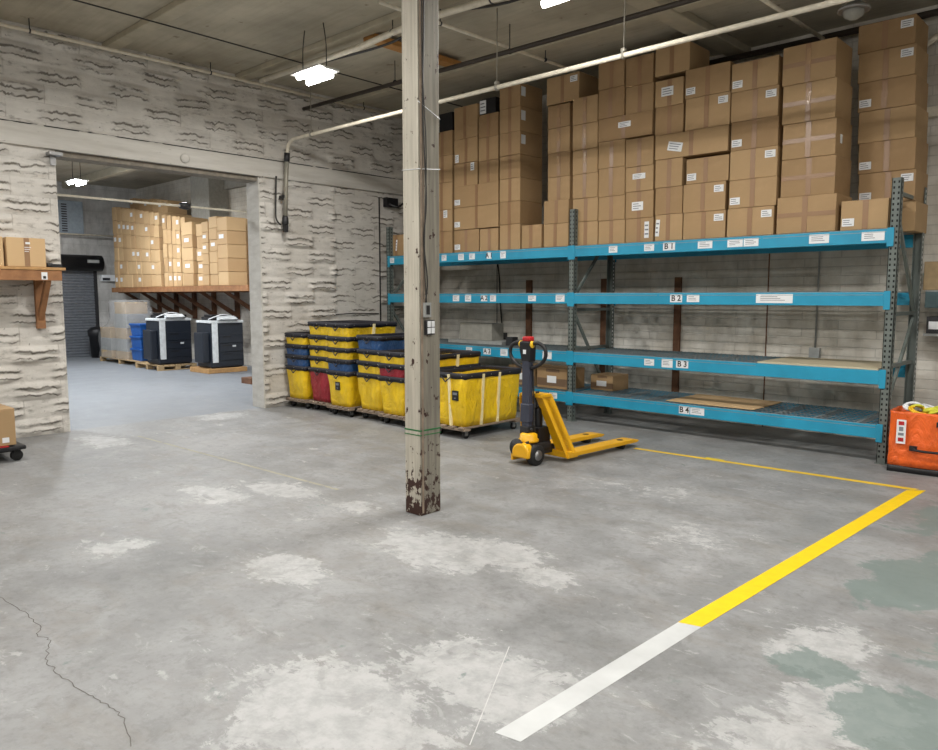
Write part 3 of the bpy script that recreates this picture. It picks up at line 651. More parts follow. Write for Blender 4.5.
# ---------------------------------------------------------------- laundry trucks
def truck(name, col, w_, l_, hz, body_h, seed, dolly, label, group, x, y, z, badge=False, straps=(), cat='laundry truck', rz=0):
    """origin: middle of the -Y end at floor height (or nested height)"""
    root = thing(name, label, cat, (x, y, z), rz, group)
    zt = hz; zb = hz - body_h; tap = .035; NS = 14; NZ = 7; rn = random.Random(seed); ph = rn.uniform(0, 9)
    def ring(tt, inset, amp):
        # rounded rectangle, bottom narrower; canvas sags and creases
        wx = w_ / 2 - tap * (1 - tt) - inset; ly0 = tap * (1 - tt) + inset; ly1 = l_ - tap * (1 - tt) - inset; r = .05; pts = []
        def seg(a, c, n):
            for k in range(n): pts.append((a[0] + (c[0] - a[0]) * k / n, a[1] + (c[1] - a[1]) * k / n))
        def arc(cx, cy, a0, n=4):
            for k in range(n): a = a0 + PI / 2 * k / n; pts.append((cx + r * math.cos(a), cy + r * math.sin(a)))
        seg((-wx + r, ly0), (wx - r, ly0), 10); arc(wx - r, ly0 + r, -PI / 2); seg((wx, ly0 + r), (wx, ly1 - r), NS); arc(wx - r, ly1 - r, 0)
        seg((wx - r, ly1), (-wx + r, ly1), 10); arc(-wx + r, ly1 - r, PI / 2); seg((-wx, ly1 - r), (-wx, ly0 + r), NS); arc(-wx + r, ly0 + r, PI)
        zz = zb + (zt - zb) * tt; out = []
        for i, (px, py) in enumerate(pts):
            c = Vector((0, l_ / 2, 0)); dr = Vector((px, py - l_ / 2, 0)).normalized()
            e = math.sin(PI * tt) ** .7
            nn = noise.noise(Vector((px * 6 + ph, py * 6, zz * 3.0 + px * 2))) + .5 * noise.noise(Vector((px * 15 + ph, py * 15 + zz * 9, zz * 4)))
            q = amp * e * max(-.12, nn + .15) if dolly else amp * .3 * e * nn
            out.append((px + dr.x * q, py + dr.y * q, zz))
        return out
    b = MB(); rows = [ring(k / NZ, 0, .034 if dolly else .013) for k in range(NZ + 1)]; n_ = len(rows[0])
    inner = [ring(k / NZ, .005, .034 if dolly else .013) for k in range(NZ + 1)]
    vs = [p for r_ in rows for p in r_] + [p for r_ in inner[::-1] for p in r_]; R_ = 2 * (NZ + 1); fs = []
    for i in range(R_ - 1):
        for k in range(n_): fs.append((i * n_ + k, i * n_ + (k + 1) % n_, (i + 1) * n_ + (k + 1) % n_, (i + 1) * n_ + k))
    fs.append(tuple(range(n_))[::-1]); fs.append(tuple((R_ - 1) * n_ + k for k in range(n_)))
    b.add(vs, fs, 0, True); b.build('canvas_body', M[col], root)
    # dark rim band folded over the frame
    rb = MB(); zt0, zt1 = zt - .045, zt + .018
    def rect(off, z_, wob=0):
        ps = []
        base = ring(1.0, -off, 0)
        for i, p in enumerate(base): ps.append((p[0], p[1], z_ + wob * math.sin(i * 1.3 + ph)))
        return ps
    prof = [rect(.008, zt0, .004), rect(.011, zt1 - .01, .002), rect(.004, zt1), rect(-.014, zt1), rect(-.02, zt1 - .012), rect(-.012, zt0 + .02)]
    vs = [p for r_ in prof for p in r_]; fs = []
    for i in range(len(prof)):
        for k in range(n_):
            j = (i + 1) % len(prof); fs.append((i * n_ + k, i * n_ + (k + 1) % n_, j * n_ + (k + 1) % n_, j * n_ + k))
    rb.add(vs, fs, 0, True);     gm = rb
    for i, p in enumerate(rect(.0115, zt - .012)):
        if i % 5 == 0: gm.lathe([(.006, -.003), (.006, .003)], p, 8, 1, 'y' if abs(p[1] - l_ / 2) > l_ / 2 - .03 else 'x')
    rb.build('rim', [M['navy'], M['steel']], root)
    # V handle of rope on the end
    h_ = MB(); yy = -.016
    h_.tube(curve_pts([(-.075, yy, zt - .03), (-.03, yy - .008, zt - .06), (0, yy - .008, zt - .085), (.03, yy - .008, zt - .06), (.075, yy, zt - .03)], 5), .007, 6).build('rope_handle', M['navy'], root)
    for (face, pos, wd2) in straps:
        s_ = MB()
        if face == 'end': 
            for k in range(6):
                z0_, z1_ = zb + body_h * k / 6, zb + body_h * (k + 1) / 6; i0, i1 = tap * (1 - k / 6), tap * (1 - (k + 1) / 6)
                s_.prism([(pos - wd2, i0 - .026, z0_), (pos + wd2, i0 - .026, z0_), (pos + wd2, i1 - .026, z1_), (pos - wd2, i1 - .026, z1_)], (0, .03, 0))
        else:
            for k in range(6):
                z0_, z1_ = zb + body_h * k / 6, zb + body_h * (k + 1) / 6; i0, i1 = tap * (1 - k / 6), tap * (1 - (k + 1) / 6)
                s_.prism([(w_ / 2 - i0 + .02, pos - wd2, z0_), (w_ / 2 - i0 + .02, pos + wd2, z0_), (w_ / 2 - i1 + .02, pos + wd2, z1_), (w_ / 2 - i1 + .02, pos - wd2, z1_)], (-.03, 0, 0))
        s_.build('strap', M['white_strap'], root)
    if badge:
        bd = MB().box(-.045, .045, 0, .022, -.055, .055, 0).box(-.033, .033, -.001, 0, .008, .036, 1).box(-.012, .012, -.001, 0, -.034, -.022, 1)
        bd.build('badge', [M['ink'], M['ink_grey']], root, loc=(badge - 0, tap * .45 - .03, zb + body_h * .60))
    if dolly:
        d = MB(); z0_ = zb - .045
        for k in range(2): d.box(-w_ / 2 + .0, w_ / 2 - .0, k * (l_ - .1) + 0, k * (l_ - .1) + .1, z0_, z0_ + .022)
        for k in range(4): xx = -w_ / 2 + .02 + k * (w_ - .12) / 3; d.box(xx, xx + .08, -.01, l_ + .01, z0_ + .022, z0_ + .043)
        dl = d.build('dolly', M['wood_grey'], root, bevel=.003)
        for sx in (-1, 1):
            for yy in (.08, l_ - .08):
                c = MB(); cx = sx * (w_ / 2 - .07); rw = z0_ * .44
                c.lathe([(rw, -.014), (rw, .014)], (cx, yy + .012, rw), 18, 0, 'x')
                c.box(cx - .019, cx - .015, yy - .02, yy + .028, rw * .8, z0_ - .006, 1); c.box(cx + .015, cx + .019, yy - .02, yy + .028, rw * .8, z0_ - .006, 1)
                c.box(cx - .03, cx + .03, yy - .035, yy + .04, z0_ - .008, z0_, 1); c.tube([(cx - .022, yy + .012, rw), (cx + .022, yy + .012, rw)], .006, 8, 1)
                c.build('caster', [M['rubber'], M['steel']], root)
    return root
TN = ['leftmost', 'second', 'third', 'fourth', 'fifth', 'sixth']
SP = [(-9.2, 6.10, ['yellow', 'blue', 'blue', 'yellow'], [.60, .76, .91, 1.07], 'end'),
      (-8.68, 6.14, ['redv', 'yellow', 'yellow', 'yellow', 'yellow'], [.60, .76, .91, 1.06, 1.24], ''),
      (-8.14, 6.06, ['yellow', 'blue', 'yellow', 'yellow', 'yellow'], [.60, .76, .91, 1.06, 1.24], ''),
      (-7.56, 6.12, ['yellow', 'yellow', 'yellow', 'blue'], [.60, .76, .91, 1.09], ''),
      (-7.05, 6.06, ['yellow', 'redv', 'yellow'], [.60, .76, .91], ''),
      (-6.54, 6.04, ['yellow', 'yellow', 'yellow'], [.60, .76, .91], '')]
CNAME = {'yellow': 'yellow', 'blue': 'blue', 'redv': 'red'}
for si, (x, y, cols, zs, e) in enumerate(SP):
    for k, c in enumerate(cols):
        bot = k == 0
        st = 'on its wooden dolly, bottom of' if bot else ('nested topmost in' if k == len(cols) - 1 else 'nested %s from the bottom in' % ORD[k])
        lab = '%s laundry truck %s the %s stack from the left' % (CNAME[c], st, TN[si])
        bh = .46 if bot else .44
        sd = si * 10 + k
        tr = truck('laundry_truck', c, .495 - .0 * k, .86, zs[0] if bot else bh, bh, sd, bot, lab, 'stacked laundry trucks', x + (0 if bot else rr.uniform(-.004, .004)), y + (0 if bot else rr.uniform(0, .006)), 0 if bot else zs[k] - bh,
                   badge=(.0 if False else (.02 if (bot and si == 2) else False)), straps=([('side', .43, .02)] if (k == len(cols) - 1 and si in (1, 2, 5)) else []))
truck('laundry_truck', 'yellow', .56, 1.0, .73, .59, 77, True, 'large yellow laundry truck with cream straps, right of the timber post', 'stacked laundry trucks', -6.0, 6.0, 0, badge=.14,
      straps=[('end', .045, .014), ('end', -.2, .014), ('side', .30, .016), ('side', .58, .016)])
# ---------------------------------------------------------------- electric pallet jack
J = thing('pallet_jack', 'yellow powered pallet jack with black tiller loop, forks pointing at the rack', 'pallet jack', (-4.505, 5.60, 0), math.radians(-3.5))
for sx in (-1, 1):
    f = MB(); xa, xb = sorted((sx * .15 - .01, sx * .305 - .01))
    f.prism([(xa, .28, .05), (xa, 1.42, .05), (xa, 1.46, .06), (xa, 1.46, .075), (xa, 1.36, .092), (xa, .28, .092)], (xb - xa, 0, 0))
    fk = f.build('fork', M['jack'], J, bevel=.006)
    cx = (xa + xb) / 2
    MB().lathe([(.035, .091), (.035, .0935)], (cx, 1.22, 0), 16).build('load_wheel_slot', M['ink'], fk)
    MB().lathe([(.040, -.045), (.040, .045)], (cx, 1.22, .04), 18, 0, 'x').build('load_wheel', M['rubber'], fk)
    leg = MB(); x0_, x1_ = sx * .305 - .01, sx * .10 - .02
    # sloping side plate rising from the fork heel to the top bridge
    a = [(x0_, .30, .04), (x0_ - sx * .15, .30, .04), (x1_ - sx * .08, .10, .66), (x1_ + sx * .045, .10, .66)]
    leg.prism(a, (0, .075, 0)); leg.prism([(x0_, .26, .04), (x0_ - sx * .012, .26, .04), (x1_ + sx * .033, .06, .66), (x1_ + sx * .045, .06, .66)], (0, .16, 0))
    leg.build('side_plate', M['jack'], J, bevel=.005)
MB().box(-.14, .14, .05, .20, .635, .672).build('top_bridge', M['jack'], J, bevel=.01)
MB().lathe([(.02, 0), (.02, .012), (.012, .018)], (.02, .12, .672), 14).build('cap', M['black'], J)
MB().box(-.30, .30, .26, .33, .045, .11).build('heel_bar', M['jack'], J, bevel=.006)
MB().lathe([(.05, .20), (.05, .52), (.03, .53), (.03, .63)], (0, .15, 0), 18).box(-.09, .09, .07, .24, .16, .34).build('hydraulic_pump', M['black'], J, bevel=.006)
MB().box(-.12, .12, -.10, .22, .13, .20).box(-.10, .10, .12, .30, .08, .16).build('chassis', M['steel_dark'], J, bevel=.01)
# drive unit: wheel, half-round yellow cover, black motor
MB().lathe([(.085, -.04), (.10, -.03), (.10, .03), (.085, .04)], (.135, -.03, .10), 28, 0, 'x').lathe([(.05, -.045), (.05, .045)], (.135, -.03, .10), 16, 1, 'x').build('drive_wheel', [M['rubber'], M['steel']], J)
cv = MB(); 
prof = [(-.02 + .125 * math.cos(a * PI / 10), .13 + .125 * math.sin(a * PI / 10)) for a in range(11)]
cv.prism([(.03, y_, z_) for y_, z_ in prof] + [], (.07, 0, 0)); cv.build('wheel_cover', M['rubber'], J, bevel=.005)
MB().lathe([(.085, 0), (.09, .02), (.06, .045), (.01, .05)], (.0, -.155, .165), 20, 0, 'y').build('motor_end', M['black'], J)
g = MB(); fr = []
for a in range(13):
    t_ = PI * a / 12; fr.append((.055 + .105 * math.cos(t_), -.165, .125 + .095 * math.sin(t_)))
g.prism(fr + [(-.05, -.165, .075), (.16, -.165, .075)], (0, .10, 0)); g.build('drive_guard', M['jack'], J, bevel=.02)
MB().box(-.10, -.075, -.12, .10, .03, .14).build('skid_plate', M['jack'], J, bevel=.004)
MB().lathe([(.10, .215), (.10, .235), (.085, .25), (.085, .285), (.06, .30)], (.03, -.01, 0), 22).build('steer_ring', M['jack'], J)
MB().box(-.05, .05, -.05, .05, .285, .36).tube([(-.07, -.0, .33), (.07, 0, .33)], .018, 10).build('tiller_pivot', M['steel_dark'], J, bevel=.008)
hm = MB(); hm.box(-.044, .044, -.034, .034, .33, 1.02); hm.box(-.056, .056, -.044, .038, .40, .58)
hm.build('tiller_arm', M['handle'], J, bevel=.01)
hd_ = MB(); hd_.prism([(-.045, -.03, .98), (.045, -.03, .98), (.062, -.045, 1.10), (.06, -.045, 1.18), (-.06, -.045, 1.18), (-.062, -.045, 1.10)], (0, .085, 0)); hd_.v = [(v[0] * 1.12, v[1] * 1.1, v[2]) for v in hd_.v]
hd = hd_.build('tiller_head', M['black'], J, bevel=.012)
MB().box(-.045, .045, -.035, .045, 1.178, 1.225).build('stop_button', M['red'], hd, bevel=.012)
for sx in (-1, 1): MB().lathe([(.035, 0), (.032, .012), (.015, .018)], (sx * .062 + (0 if sx > 0 else -.018), -.01, 1.15), 16, 0, 'x').build('thumb_switch', M['yellow_btn'], hd)
MB().box(-.018, .018, -.048, -.044, 1.06, 1.10).build('sticker', M['paper'], hd)
lp = MB()
for sx in (-1, 1):
    lp.tube(curve_pts([(sx * .055, 0, 1.155), (sx * .14, 0, 1.165), (sx * .215, 0, 1.12), (sx * .225, 0, 1.04), (sx * .16, 0, .965), (sx * .04, 0, .92)], 8), .018, 10)
lp.build('tiller_loop', M['black'], J)
MB().tube(curve_pts([(.05, .02, .95), (.06, .03, .6), (.08, .02, .35), (.06, .08, .25)], 8), .007, 6).build('control_cable', M['cable'], J)
MB().box(.265, .2665, .1, .17, .3, .34).build('data_plate', M['steel'], J) if False else None
# ---------------------------------------------------------------- shelf on the left pier
sh = thing('wall_shelf', 'timber shelf on wooden brackets fixed to the left pier of the rock-faced wall', 'shelf', (WX, 1.6, 0))
MB().box(.02, .44, -3.0, 1.47, 1.895, 1.925).build('board', M['wood'], sh, bevel=.003)
MB().box(.40, .43, -3.0, 1.43, 1.78, 1.894).build('apron', M['wood_brown'], sh, bevel=.003)
for yy in (1.30, -.1, -1.5):
    b = MB().box(.03, .085, yy - .045, yy + .045, 1.24, 1.894).box(.085, .40, yy - .03, yy + .03, 1.80, 1.894)
    b.prism([(.085, yy - .028, 1.33), (.085, yy - .028, 1.44), (.34, yy - .028, 1.80), (.40, yy - .028, 1.80), (.40, yy - .028, 1.77)], (0, .056, 0))
    b.build('bracket', M['wood_brown'], sh, bevel=.003)
MB().box(.4305, .433, 1.22, 1.28, 1.79, 1.87, 0).box(.433, .4335, 1.235, 1.265, 1.80, 1.83, 1).build('paper_tag', [M['paper'], M['ink']], sh)
def side_carton(y0, y1, x0, x1, z, h, lab, mt='kraft'):
    b = MB().box(-(x1 - x0), 0, 0, y1 - y0, 0, h); o = b.build('carton', M[mt], bevel=.006, loc=(x1, y0, z))
    MB().box(-(x1 - x0) / 2 - .03, -(x1 - x0) / 2 + .03, .0, y1 - y0, h + .0002, h + .001).box(.0002, .001, (y1 - y0) * .44, (y1 - y0) * .58, h * .0 + .004, h - .004).build('packing_tape', M['tape'], o)
    lm = MB().box(.0012, .002, (y1 - y0) * .48, (y1 - y0) * .60, h * .78, h * .85)
    for q in range(3): lm.box(.0012, .002, (y1 - y0) * .45, (y1 - y0) * (.56 + .03 * q), h * (.52 + .07 * q), h * (.54 + .07 * q))
    lm.build('printing', M['paper'], o)
    tag(o, lab, 'cardboard box'); return o
side_carton(2.50, 2.88, WX + .06, WX + .42, 1.926, .31, 'kraft carton on the timber wall shelf, nearest the opening')
side_carton(2.08, 2.47, WX + .06, WX + .42, 1.926, .31, 'kraft carton cut by the left picture edge on the timber wall shelf')
t_ = MB().lathe([(.035, 0), (.04, .015), (.04, .045), (.03, .05)], (0, 0, 0), 16).box(-.03, .03, .0, .13, 0, .04)
tag(t_.build('tape_dispenser', M['black'], loc=(WX + .34, 2.93, 1.926)), 'small black tape dispenser on the shelf end beside the kraft carton', 'tape dispenser')
# ---------------------------------------------------------------- dolly with carton at the left edge
dl = thing('dolly', 'low black plastic dolly with rubber wheels at the left picture edge under a carton', 'dolly', (-8.5, 1.85, 0), math.radians(0))
b = MB().box(-.36, .36, -.5, .45, .115, .155).box(-.30, .30, -.44, .39, .095, .116)
b.build('deck', M['black'], dl, bevel=.012)
MB().box(-.28, .365, -.46, .30, .156, .166).build('red_liner', M['red'], dl, bevel=.003)
for sx in (-.28, .28):
    for yy in (-.42, .38):
        MB().lathe([(.05, -.025), (.055, -.015), (.055, .015), (.05, .025)], (sx, yy, .055), 20, 0, 'x').box(sx - .035, sx + .035, yy - .03, yy + .03, .07, .112).build('caster', M['rubber'], dl)
o = side_carton(1.2, 2.22, -8.75, -8.16, .168, .36, 'large brown carton standing on the black dolly at the left picture edge', 'card')
o2 = MB().box(.0015, .003, .90, .96, .03, .08).build('shipping_label', M['paper'], o)
# ---------------------------------------------------------------- pipes, conduits and cables
XY = 6.16
pp = MB(); pp.tube(curve_pts([(-9.30, 6.13, 3.60), (-9.28, 6.14, 3.72), (-9.2, 6.15, 3.79), (-9.05, XY, 3.80)], 6) + [Vector((5.5, XY, 3.80))], .023, 12)
pt = thing('water_pipe', 'long white painted pipe crossing the hall in front of the cartons', 'pipe')
pp.build('run', M['pipe'], pt)
MB().tube([(-9.30, 6.13, 3.60), (-9.33, 6.12, 3.2), (-9.36, 6.12, 2.75)], .03, 12).build('drop', M['pipe_grey'], pt)
MB().tube([(-9.30, 6.13, 3.62), (-9.31, 6.128, 3.5)], .04, 12).build('coupling', M['steel_dark'], pt)
MB().lathe([(.035, 0), (.045, .02), (.045, .1), (.03, .14)], (-9.37, 6.12, 2.62), 14).box(-9.41, -9.33, 6.10, 6.14, 2.52, 2.62).build('valve', M['steel_dark'], pt)
MB().box(-9.47, -9.33, 6.09, 6.15, 3.0, 3.04).build('wall_clip', M['steel_dark'], pt)
for x in (-8.75, -5.4, -3.86, -.5, 2.5):
    MB().tube([(x, XY, 3.83), (x, XY, CEIL)], .006, 6).lathe([(.036, -.012), (.036, .012)], (x, XY, 3.80), 12, 0, 'x').box(x - .02, x + .02, XY - .02, XY + .02, 3.83, 3.86).build('hanger', M['pipe_grey'], pt)
tag(MB().tube(curve_pts([(-9.42, 6.02, 3.3), (-9.42, 6.0, 2.9), (-9.40, 5.99, 2.7), (-9.38, 6.05, 2.62)], 6), .012, 8).build('cable', M['cable']), 'dark cable hanging beside the pipe drop on the right pier', 'cable')
def pipe(name, pts, r, mat, label, cat='pipe', hang=None):
    t = thing(name, label, cat); MB().tube(pts, r, 10).build('run', M[mat], t)
    for h in (hang or []): MB().tube([h, (h[0], h[1], CEIL)], .006, 6).lathe([(r + .006, -.008), (r + .006, .008)], h, 10, 0, 'x' if abs(pts[0][0] - pts[-1][0]) > 1 else 'y').build('hanger', M['steel_dark'], t)
    return t
pipe('iron_pipe', [(-9.5, 6.56, 4.33), (-4.5, 6.60, 4.30), (3.5, 6.62, 4.28)], .026, 'pipe_dark', 'dark iron pipe under the ceiling, ending at the rock-faced wall', 'pipe', [(-7.5, 6.58, 4.33), (-5.6, 6.6, 4.31), (-3.2, 6.61, 4.30)])
pipe('conduit', [(-9.28, -2, 4.47), (-9.28, 9.15, 4.47)], .02, 'pipe', 'pale conduit running along the top of the rock-faced wall', 'conduit', [(-9.28, 2.9, 4.47), (-9.28, 5.0, 4.47), (-9.28, 7.5, 4.47)])
pipe('conduit', [(-5.80, 4.9, 4.42), (-5.70, 8.9, 4.42)], .018, 'pipe', 'thin pale conduit running back to the rear wall right of the timber post', 'conduit', [(-5.78, 5.7, 4.42), (-5.72, 7.4, 4.42)])
pipe('conduit', [(-3.10, 6.9, 4.42), (-3.05, 8.9, 4.42)], .022, 'pipe', 'short pale conduit under the ceiling above the fifth and sixth columns of cartons', 'conduit')
pipe('iron_pipe', [(-5.6, 9.0, 4.46), (4, 9.0, 4.46)], .035, 'pipe_dark', 'dark pipe in the ceiling corner above the cartons of bay B', 'pipe')
pipe('conduit', [(-8.9, 5.50, 4.40), (-6.9, 5.51, 4.38), (-5.8, 5.48, 4.41), (-4.6, 5.52, 4.37), (3, 5.5, 4.4)], .034, 'pipe', 'pale thick conduit with bundled cables beside the lit ceiling fixtures', 'conduit', [(-6.3, 5.50, 4.40), (-4.9, 5.51, 4.38)])
tag(MB().tube(curve_pts([(-8.9, 5.56, 4.46), (-7.4, 5.58, 4.38), (-6.4, 5.57, 4.34), (-5.6, 5.56, 4.43), (-4.6, 5.58, 4.33), (-3.3, 5.56, 4.42), (2, 5.57, 4.4)], 8), .014, 8).build('cable', M['cable']), 'sagging dark cable strapped along the pale ceiling conduit', 'cable')
tag(MB().tube(curve_pts([(-8.1, 2.5, 4.50), (-8.12, 4.0, 4.50), (-8.16, 5.9, 4.495), (-8.2, 7.6, 4.50), (-8.2, 9.15, 4.50)], 8), .008, 6).build('cable', M['cable']), 'thin black cable crossing the ceiling above the left lit fixture', 'cable')
tag(MB().box(-6.98, -6.82, 5.65, 7.10, 4.50, 4.56).build('ceiling_board', simple('orange_brown_board', (170, 122, 66), .8)), 'orange brown board fixed to the ceiling, seen on both sides of the timber post', 'board')
# caged lamp above the right end cartons (not lit)
cl = thing('caged_lamp', 'unlit round caged ceiling lamp hanging above the right end of the cartons', 'lamp', (-2.33, 7.55, 4.13))
MB().lathe([(.02, .46), (.02, .22), (.05, .2), (.06, .12)], n=16).build('stem', M['steel_dark'], cl)
MB().lathe([(.06, .12), (.13, .07), (.14, .05), (.12, .045)], n=24).build('reflector', M['steel'], cl)
MB().lathe([(.09, .048), (.08, .0), (.03, -.03), (.004, -.035)], n=20).build('lens', M['concrete_pale'], cl)
# ---------------------------------------------------------------- lit fixtures
def fixture(x, y, z, watt, col, tube, label, group, rz=0.0):
    t = thing('ceiling_light', label, 'ceiling light', (x, y, z), rz, group)
    MB().box(-.26, .26, -.15, .15, .030, .05).build('housing', M['fixture'], t)
    for s_, off in ((-1, .05), (1, -.05)):
        MB().tube([(-.22 + off, s_ * .10, .0), (.22 + off, s_ * .10, .0)], .032, 14).build('tube', M[tube], t)
        ld = bpy.data.lights.new('lamp_light', 'AREA'); ld.shape = 'RECTANGLE'; ld.size = .44; ld.size_y = .06; ld.energy = watt * .5; ld.color = col
        lo = bpy.data.objects.new('lamp_light', ld); C.objects.link(lo); lo.parent = t; lo.location = (off, s_ * .10, -.035)
    for sx in (-.22, .22):
        MB().tube(curve_pts([(sx, 0, .06), (sx, 0, (CEIL - z) * .55), (sx * .8, 0, CEIL - z - .02)], 5), .006, 6).build('hanging_chain', M['cable'], t)
    ld2 = bpy.data.lights.new('lamp_glow', 'POINT'); ld2.energy = watt * (.09 if col == LAMP_COL else .22); ld2.shadow_soft_size = .15; ld2.color = col
    lo2 = bpy.data.objects.new('lamp_glow', ld2); C.objects.link(lo2); lo2.parent = t; lo2.location = (0, 0, -.12)
    return t
G1 = 'hanging twin tube lights of the hall'
fixture(-7.2, 5.13, 4.05, LAMP_W, LAMP_COL, 'tube', 'lit twin tube light hanging by chains left of the timber post', G1)
fixture(-3.8, 5.13, 4.05, LAMP_W, LAMP_COL, 'tube', 'lit twin tube light at the top picture edge right of the timber post', G1)
for x, y, wh in ((-.4, 5.13, 'beyond the right picture edge, level with the two visible ones'), (3.0, 5.13, 'farthest right of the row over the pallet jack'), (-7.2, 1.4, 'in the second row, nearest the rock-faced wall'),
                 (-3.8, 1.4, 'in the second row, above the cracked floor'), (-.4, 1.4, 'in the second row, above the white floor tape'), (3.0, 1.4, 'in the second row, far right'),
                 (-3.8, -2.4, 'behind the camera on the left'), (.8, -2.4, 'behind the camera on the right')):
    fixture(x, y, 4.05, LAMP_W, LAMP_COL, 'tube', 'lit twin tube light ' + wh, G1)
G2 = 'hanging lights of the far room'
fixture(-17.0, 6.05, 3.98, LAMP_FAR_W, LAMP_FAR_COL, 'tube_far', 'lit light seen through the opening, just right of its left edge', G2)
for x, y, wh in ((-12.6, 6.3, 'nearest the opening'), (-12.6, 2.2, 'behind the left pier'), (-17.0, 1.8, 'deepest left behind the pier')):
    fixture(x, y, 3.98, LAMP_FAR_W, LAMP_FAR_COL, 'tube_far', 'lit light of the far room, ' + wh, G2)
# ---------------------------------------------------------------- rear wall details
for x, w_, z1_, nm in ((-4.84, .09, 1.86, 'seen left of the B 2 sign'), (-5.98, .11, 1.86, 'just left of the rear middle rack post'), (-7.36, .10, 1.86, 'behind the pallet jack handle')):
    tag(MB().box(x - w_ / 2, x + w_ / 2, RY - .05, RY - .002, .03, z1_).build('wall_batten', M['wood_red'], bevel=.004), 'upright brown timber batten on the rear wall, %s' % nm, 'timber batten')
ct = thing('wall_conduit', 'thin grey conduit dropping to a square box on the rear wall behind bay B', 'conduit', (-3.07, RY, 0))
MB().tube([(0, -.02, 4.4), (0, -.02, 1.0)], .010, 8).build('run', M['grey_paint'], ct)
MB().box(-.06, .06, -.055, -.002, .88, 1.01).build('box', M['grey_paint'], ct, bevel=.005)
ct = thing('wall_conduit', 'dark cable dropping to a small box on the rear wall behind the A 2 sign', 'conduit', (-7.98, RY, 0))
MB().tube(curve_pts([(-.05, -.02, 2.2), (.0, -.02, 1.9), (.02, -.02, 1.5), (.08, -.02, 1.0)], 6), .010, 8).tube([(-.05, -.02, 4.4), (-.05, -.02, 2.2), (-.05, -.02, 1.05)], .006, 6).build('run', M['cable'], ct)
MB().box(-.02, .16, -.06, -.002, .9, 1.03).build('box', M['steel_dark'], ct, bevel=.005)
struct(MB().box(-3.665, -3.65, RY - .004, RY, 0, 3.0).build('trim_rear_joint', M['wood_red']))
pipe('conduit', [(-9.512, 7.98, 3.2), (-9.512, 7.98, .8)], .012, 'cable', 'thin dark conduit dropping down the end of the rock-faced wall beside the rack', 'conduit')
tag(MB().box(WX + .03, WX + .12, 8.05, 8.3, 3.05, 3.2).tube(curve_pts([(WX + .12, 8.1, 3.1), (WX + .22, 8.2, 3.05), (WX + .18, 8.35, 3.12)], 5), .02, 8).build('emergency_lamp', M['black'], bevel=.01), 'small black lamp under the header at the end of the rock-faced wall', 'lamp')
for (y, z, s_, n_) in ((7.55, 1.12, .03, 'dark hook on the smooth wall patch above the laundry trucks'),):
    tag(MB().tube([(WX + .01, 6.9, 1.32), (WX + .04, 7.4, 1.345), (WX + .01, 7.95, 1.33)], .008, 6).build('wall_rail', M['cable']), 'thin dark rail on the wall just above the laundry trucks', 'rail')
# right of the rack: ledge, arch pipe, shelf with a tan box
struct(MB().box(-2.05, 6.5, RY - .09, RY, 3.46, 3.56).build('trim_rear_ledge', M['pipe']))
tag(MB().tube(curve_pts([(-2.16, 9.05, 4.1), (-2.05, 9.05, 4.2), (-1.9, 9.05, 4.25), (-1.5, 9.05, 4.26), (2.0, 9.05, 4.26)], 8), .035, 12).build('water_pipe', M['pipe']), 'pale curved pipe at the top right corner beside the tallest column of cartons', 'pipe')
ws = thing('steel_shelf', 'grey steel wall shelf with a teal edge beam beyond the rack', 'shelf', (-.9, 8.95, 0))
MB().box(-1.0, 1.0, -.1, .2, 1.655, 1.67).build('board', M['grey_paint'], ws)
MB().box(-1.0, 1.0, -.11, -.08, 1.49, 1.655).build('edge_beam', simple('dull_teal_paint', (74, 96, 100), .5), ws)
for xx in (-.8, .8): MB().box(xx - .02, xx + .02, -.05, .24, 1.2, 1.5).build('bracket', M['steel_dark'], ws)
MB().box(-1.0, 1.0, -.1, .2, 1.20, 1.225).build('lower_board', M['grey_paint'], ws)
tag(MB().box(-1.93, -1.5, 8.86, 9.14, 1.672, 1.96).build('tan_box', M['tan'], bevel=.005), 'tan box on the grey steel wall shelf at the right picture edge', 'box')
for i, xx in enumerate((-1.88, -1.68)):
    tag(MB().box(xx, xx + .16, 8.87, 9.1, 1.227, 1.40).box(xx + .02, xx + .14, 8.868, 8.87, 1.27, 1.35, 1).build('storage_tote', [M['steel_dark'], M['paper']], bevel=.004), ('small dark storage tote with white label under the teal beam, %s' % ('left one' if i == 0 else 'right one')), 'storage tote', 'totes under the teal beam')
# ---------------------------------------------------------------- orange bag full of straps
bg = thing('tool_bag', 'orange vinyl bag with black base and handles beside the right rack upright', 'bag', (-1.30, 7.67, 0), math.radians(4))
BW, BD, BH = .56, .42, .56
def bag_ring(z, ins, amp, off=0):
    ps = []; k = 12
    cs = [(-BW + ins, ins), (BW - ins, ins), (BW - ins, BD - ins), (-BW + ins, BD - ins)]
    for i in range(4):
        a, c = cs[i], cs[(i + 1) % 4]; n_ = k * 2 if i % 2 == 0 else k
        for q in range(n_):
            t = q / n_; px, py = a[0] + (c[0] - a[0]) * t, a[1] + (c[1] - a[1]) * t
            nx, ny = [(0, -1), (1, 0), (0, 1), (-1, 0)][i]; e = amp * math.sin(PI * t) ** .5 * (.6 + noise.noise(Vector((px * 5, py * 5, z * 9))) + .5 * noise.noise(Vector((px * 11, py * 11, z * 20))))
            ps.append((px + nx * e, py + ny * e, z))
    return ps
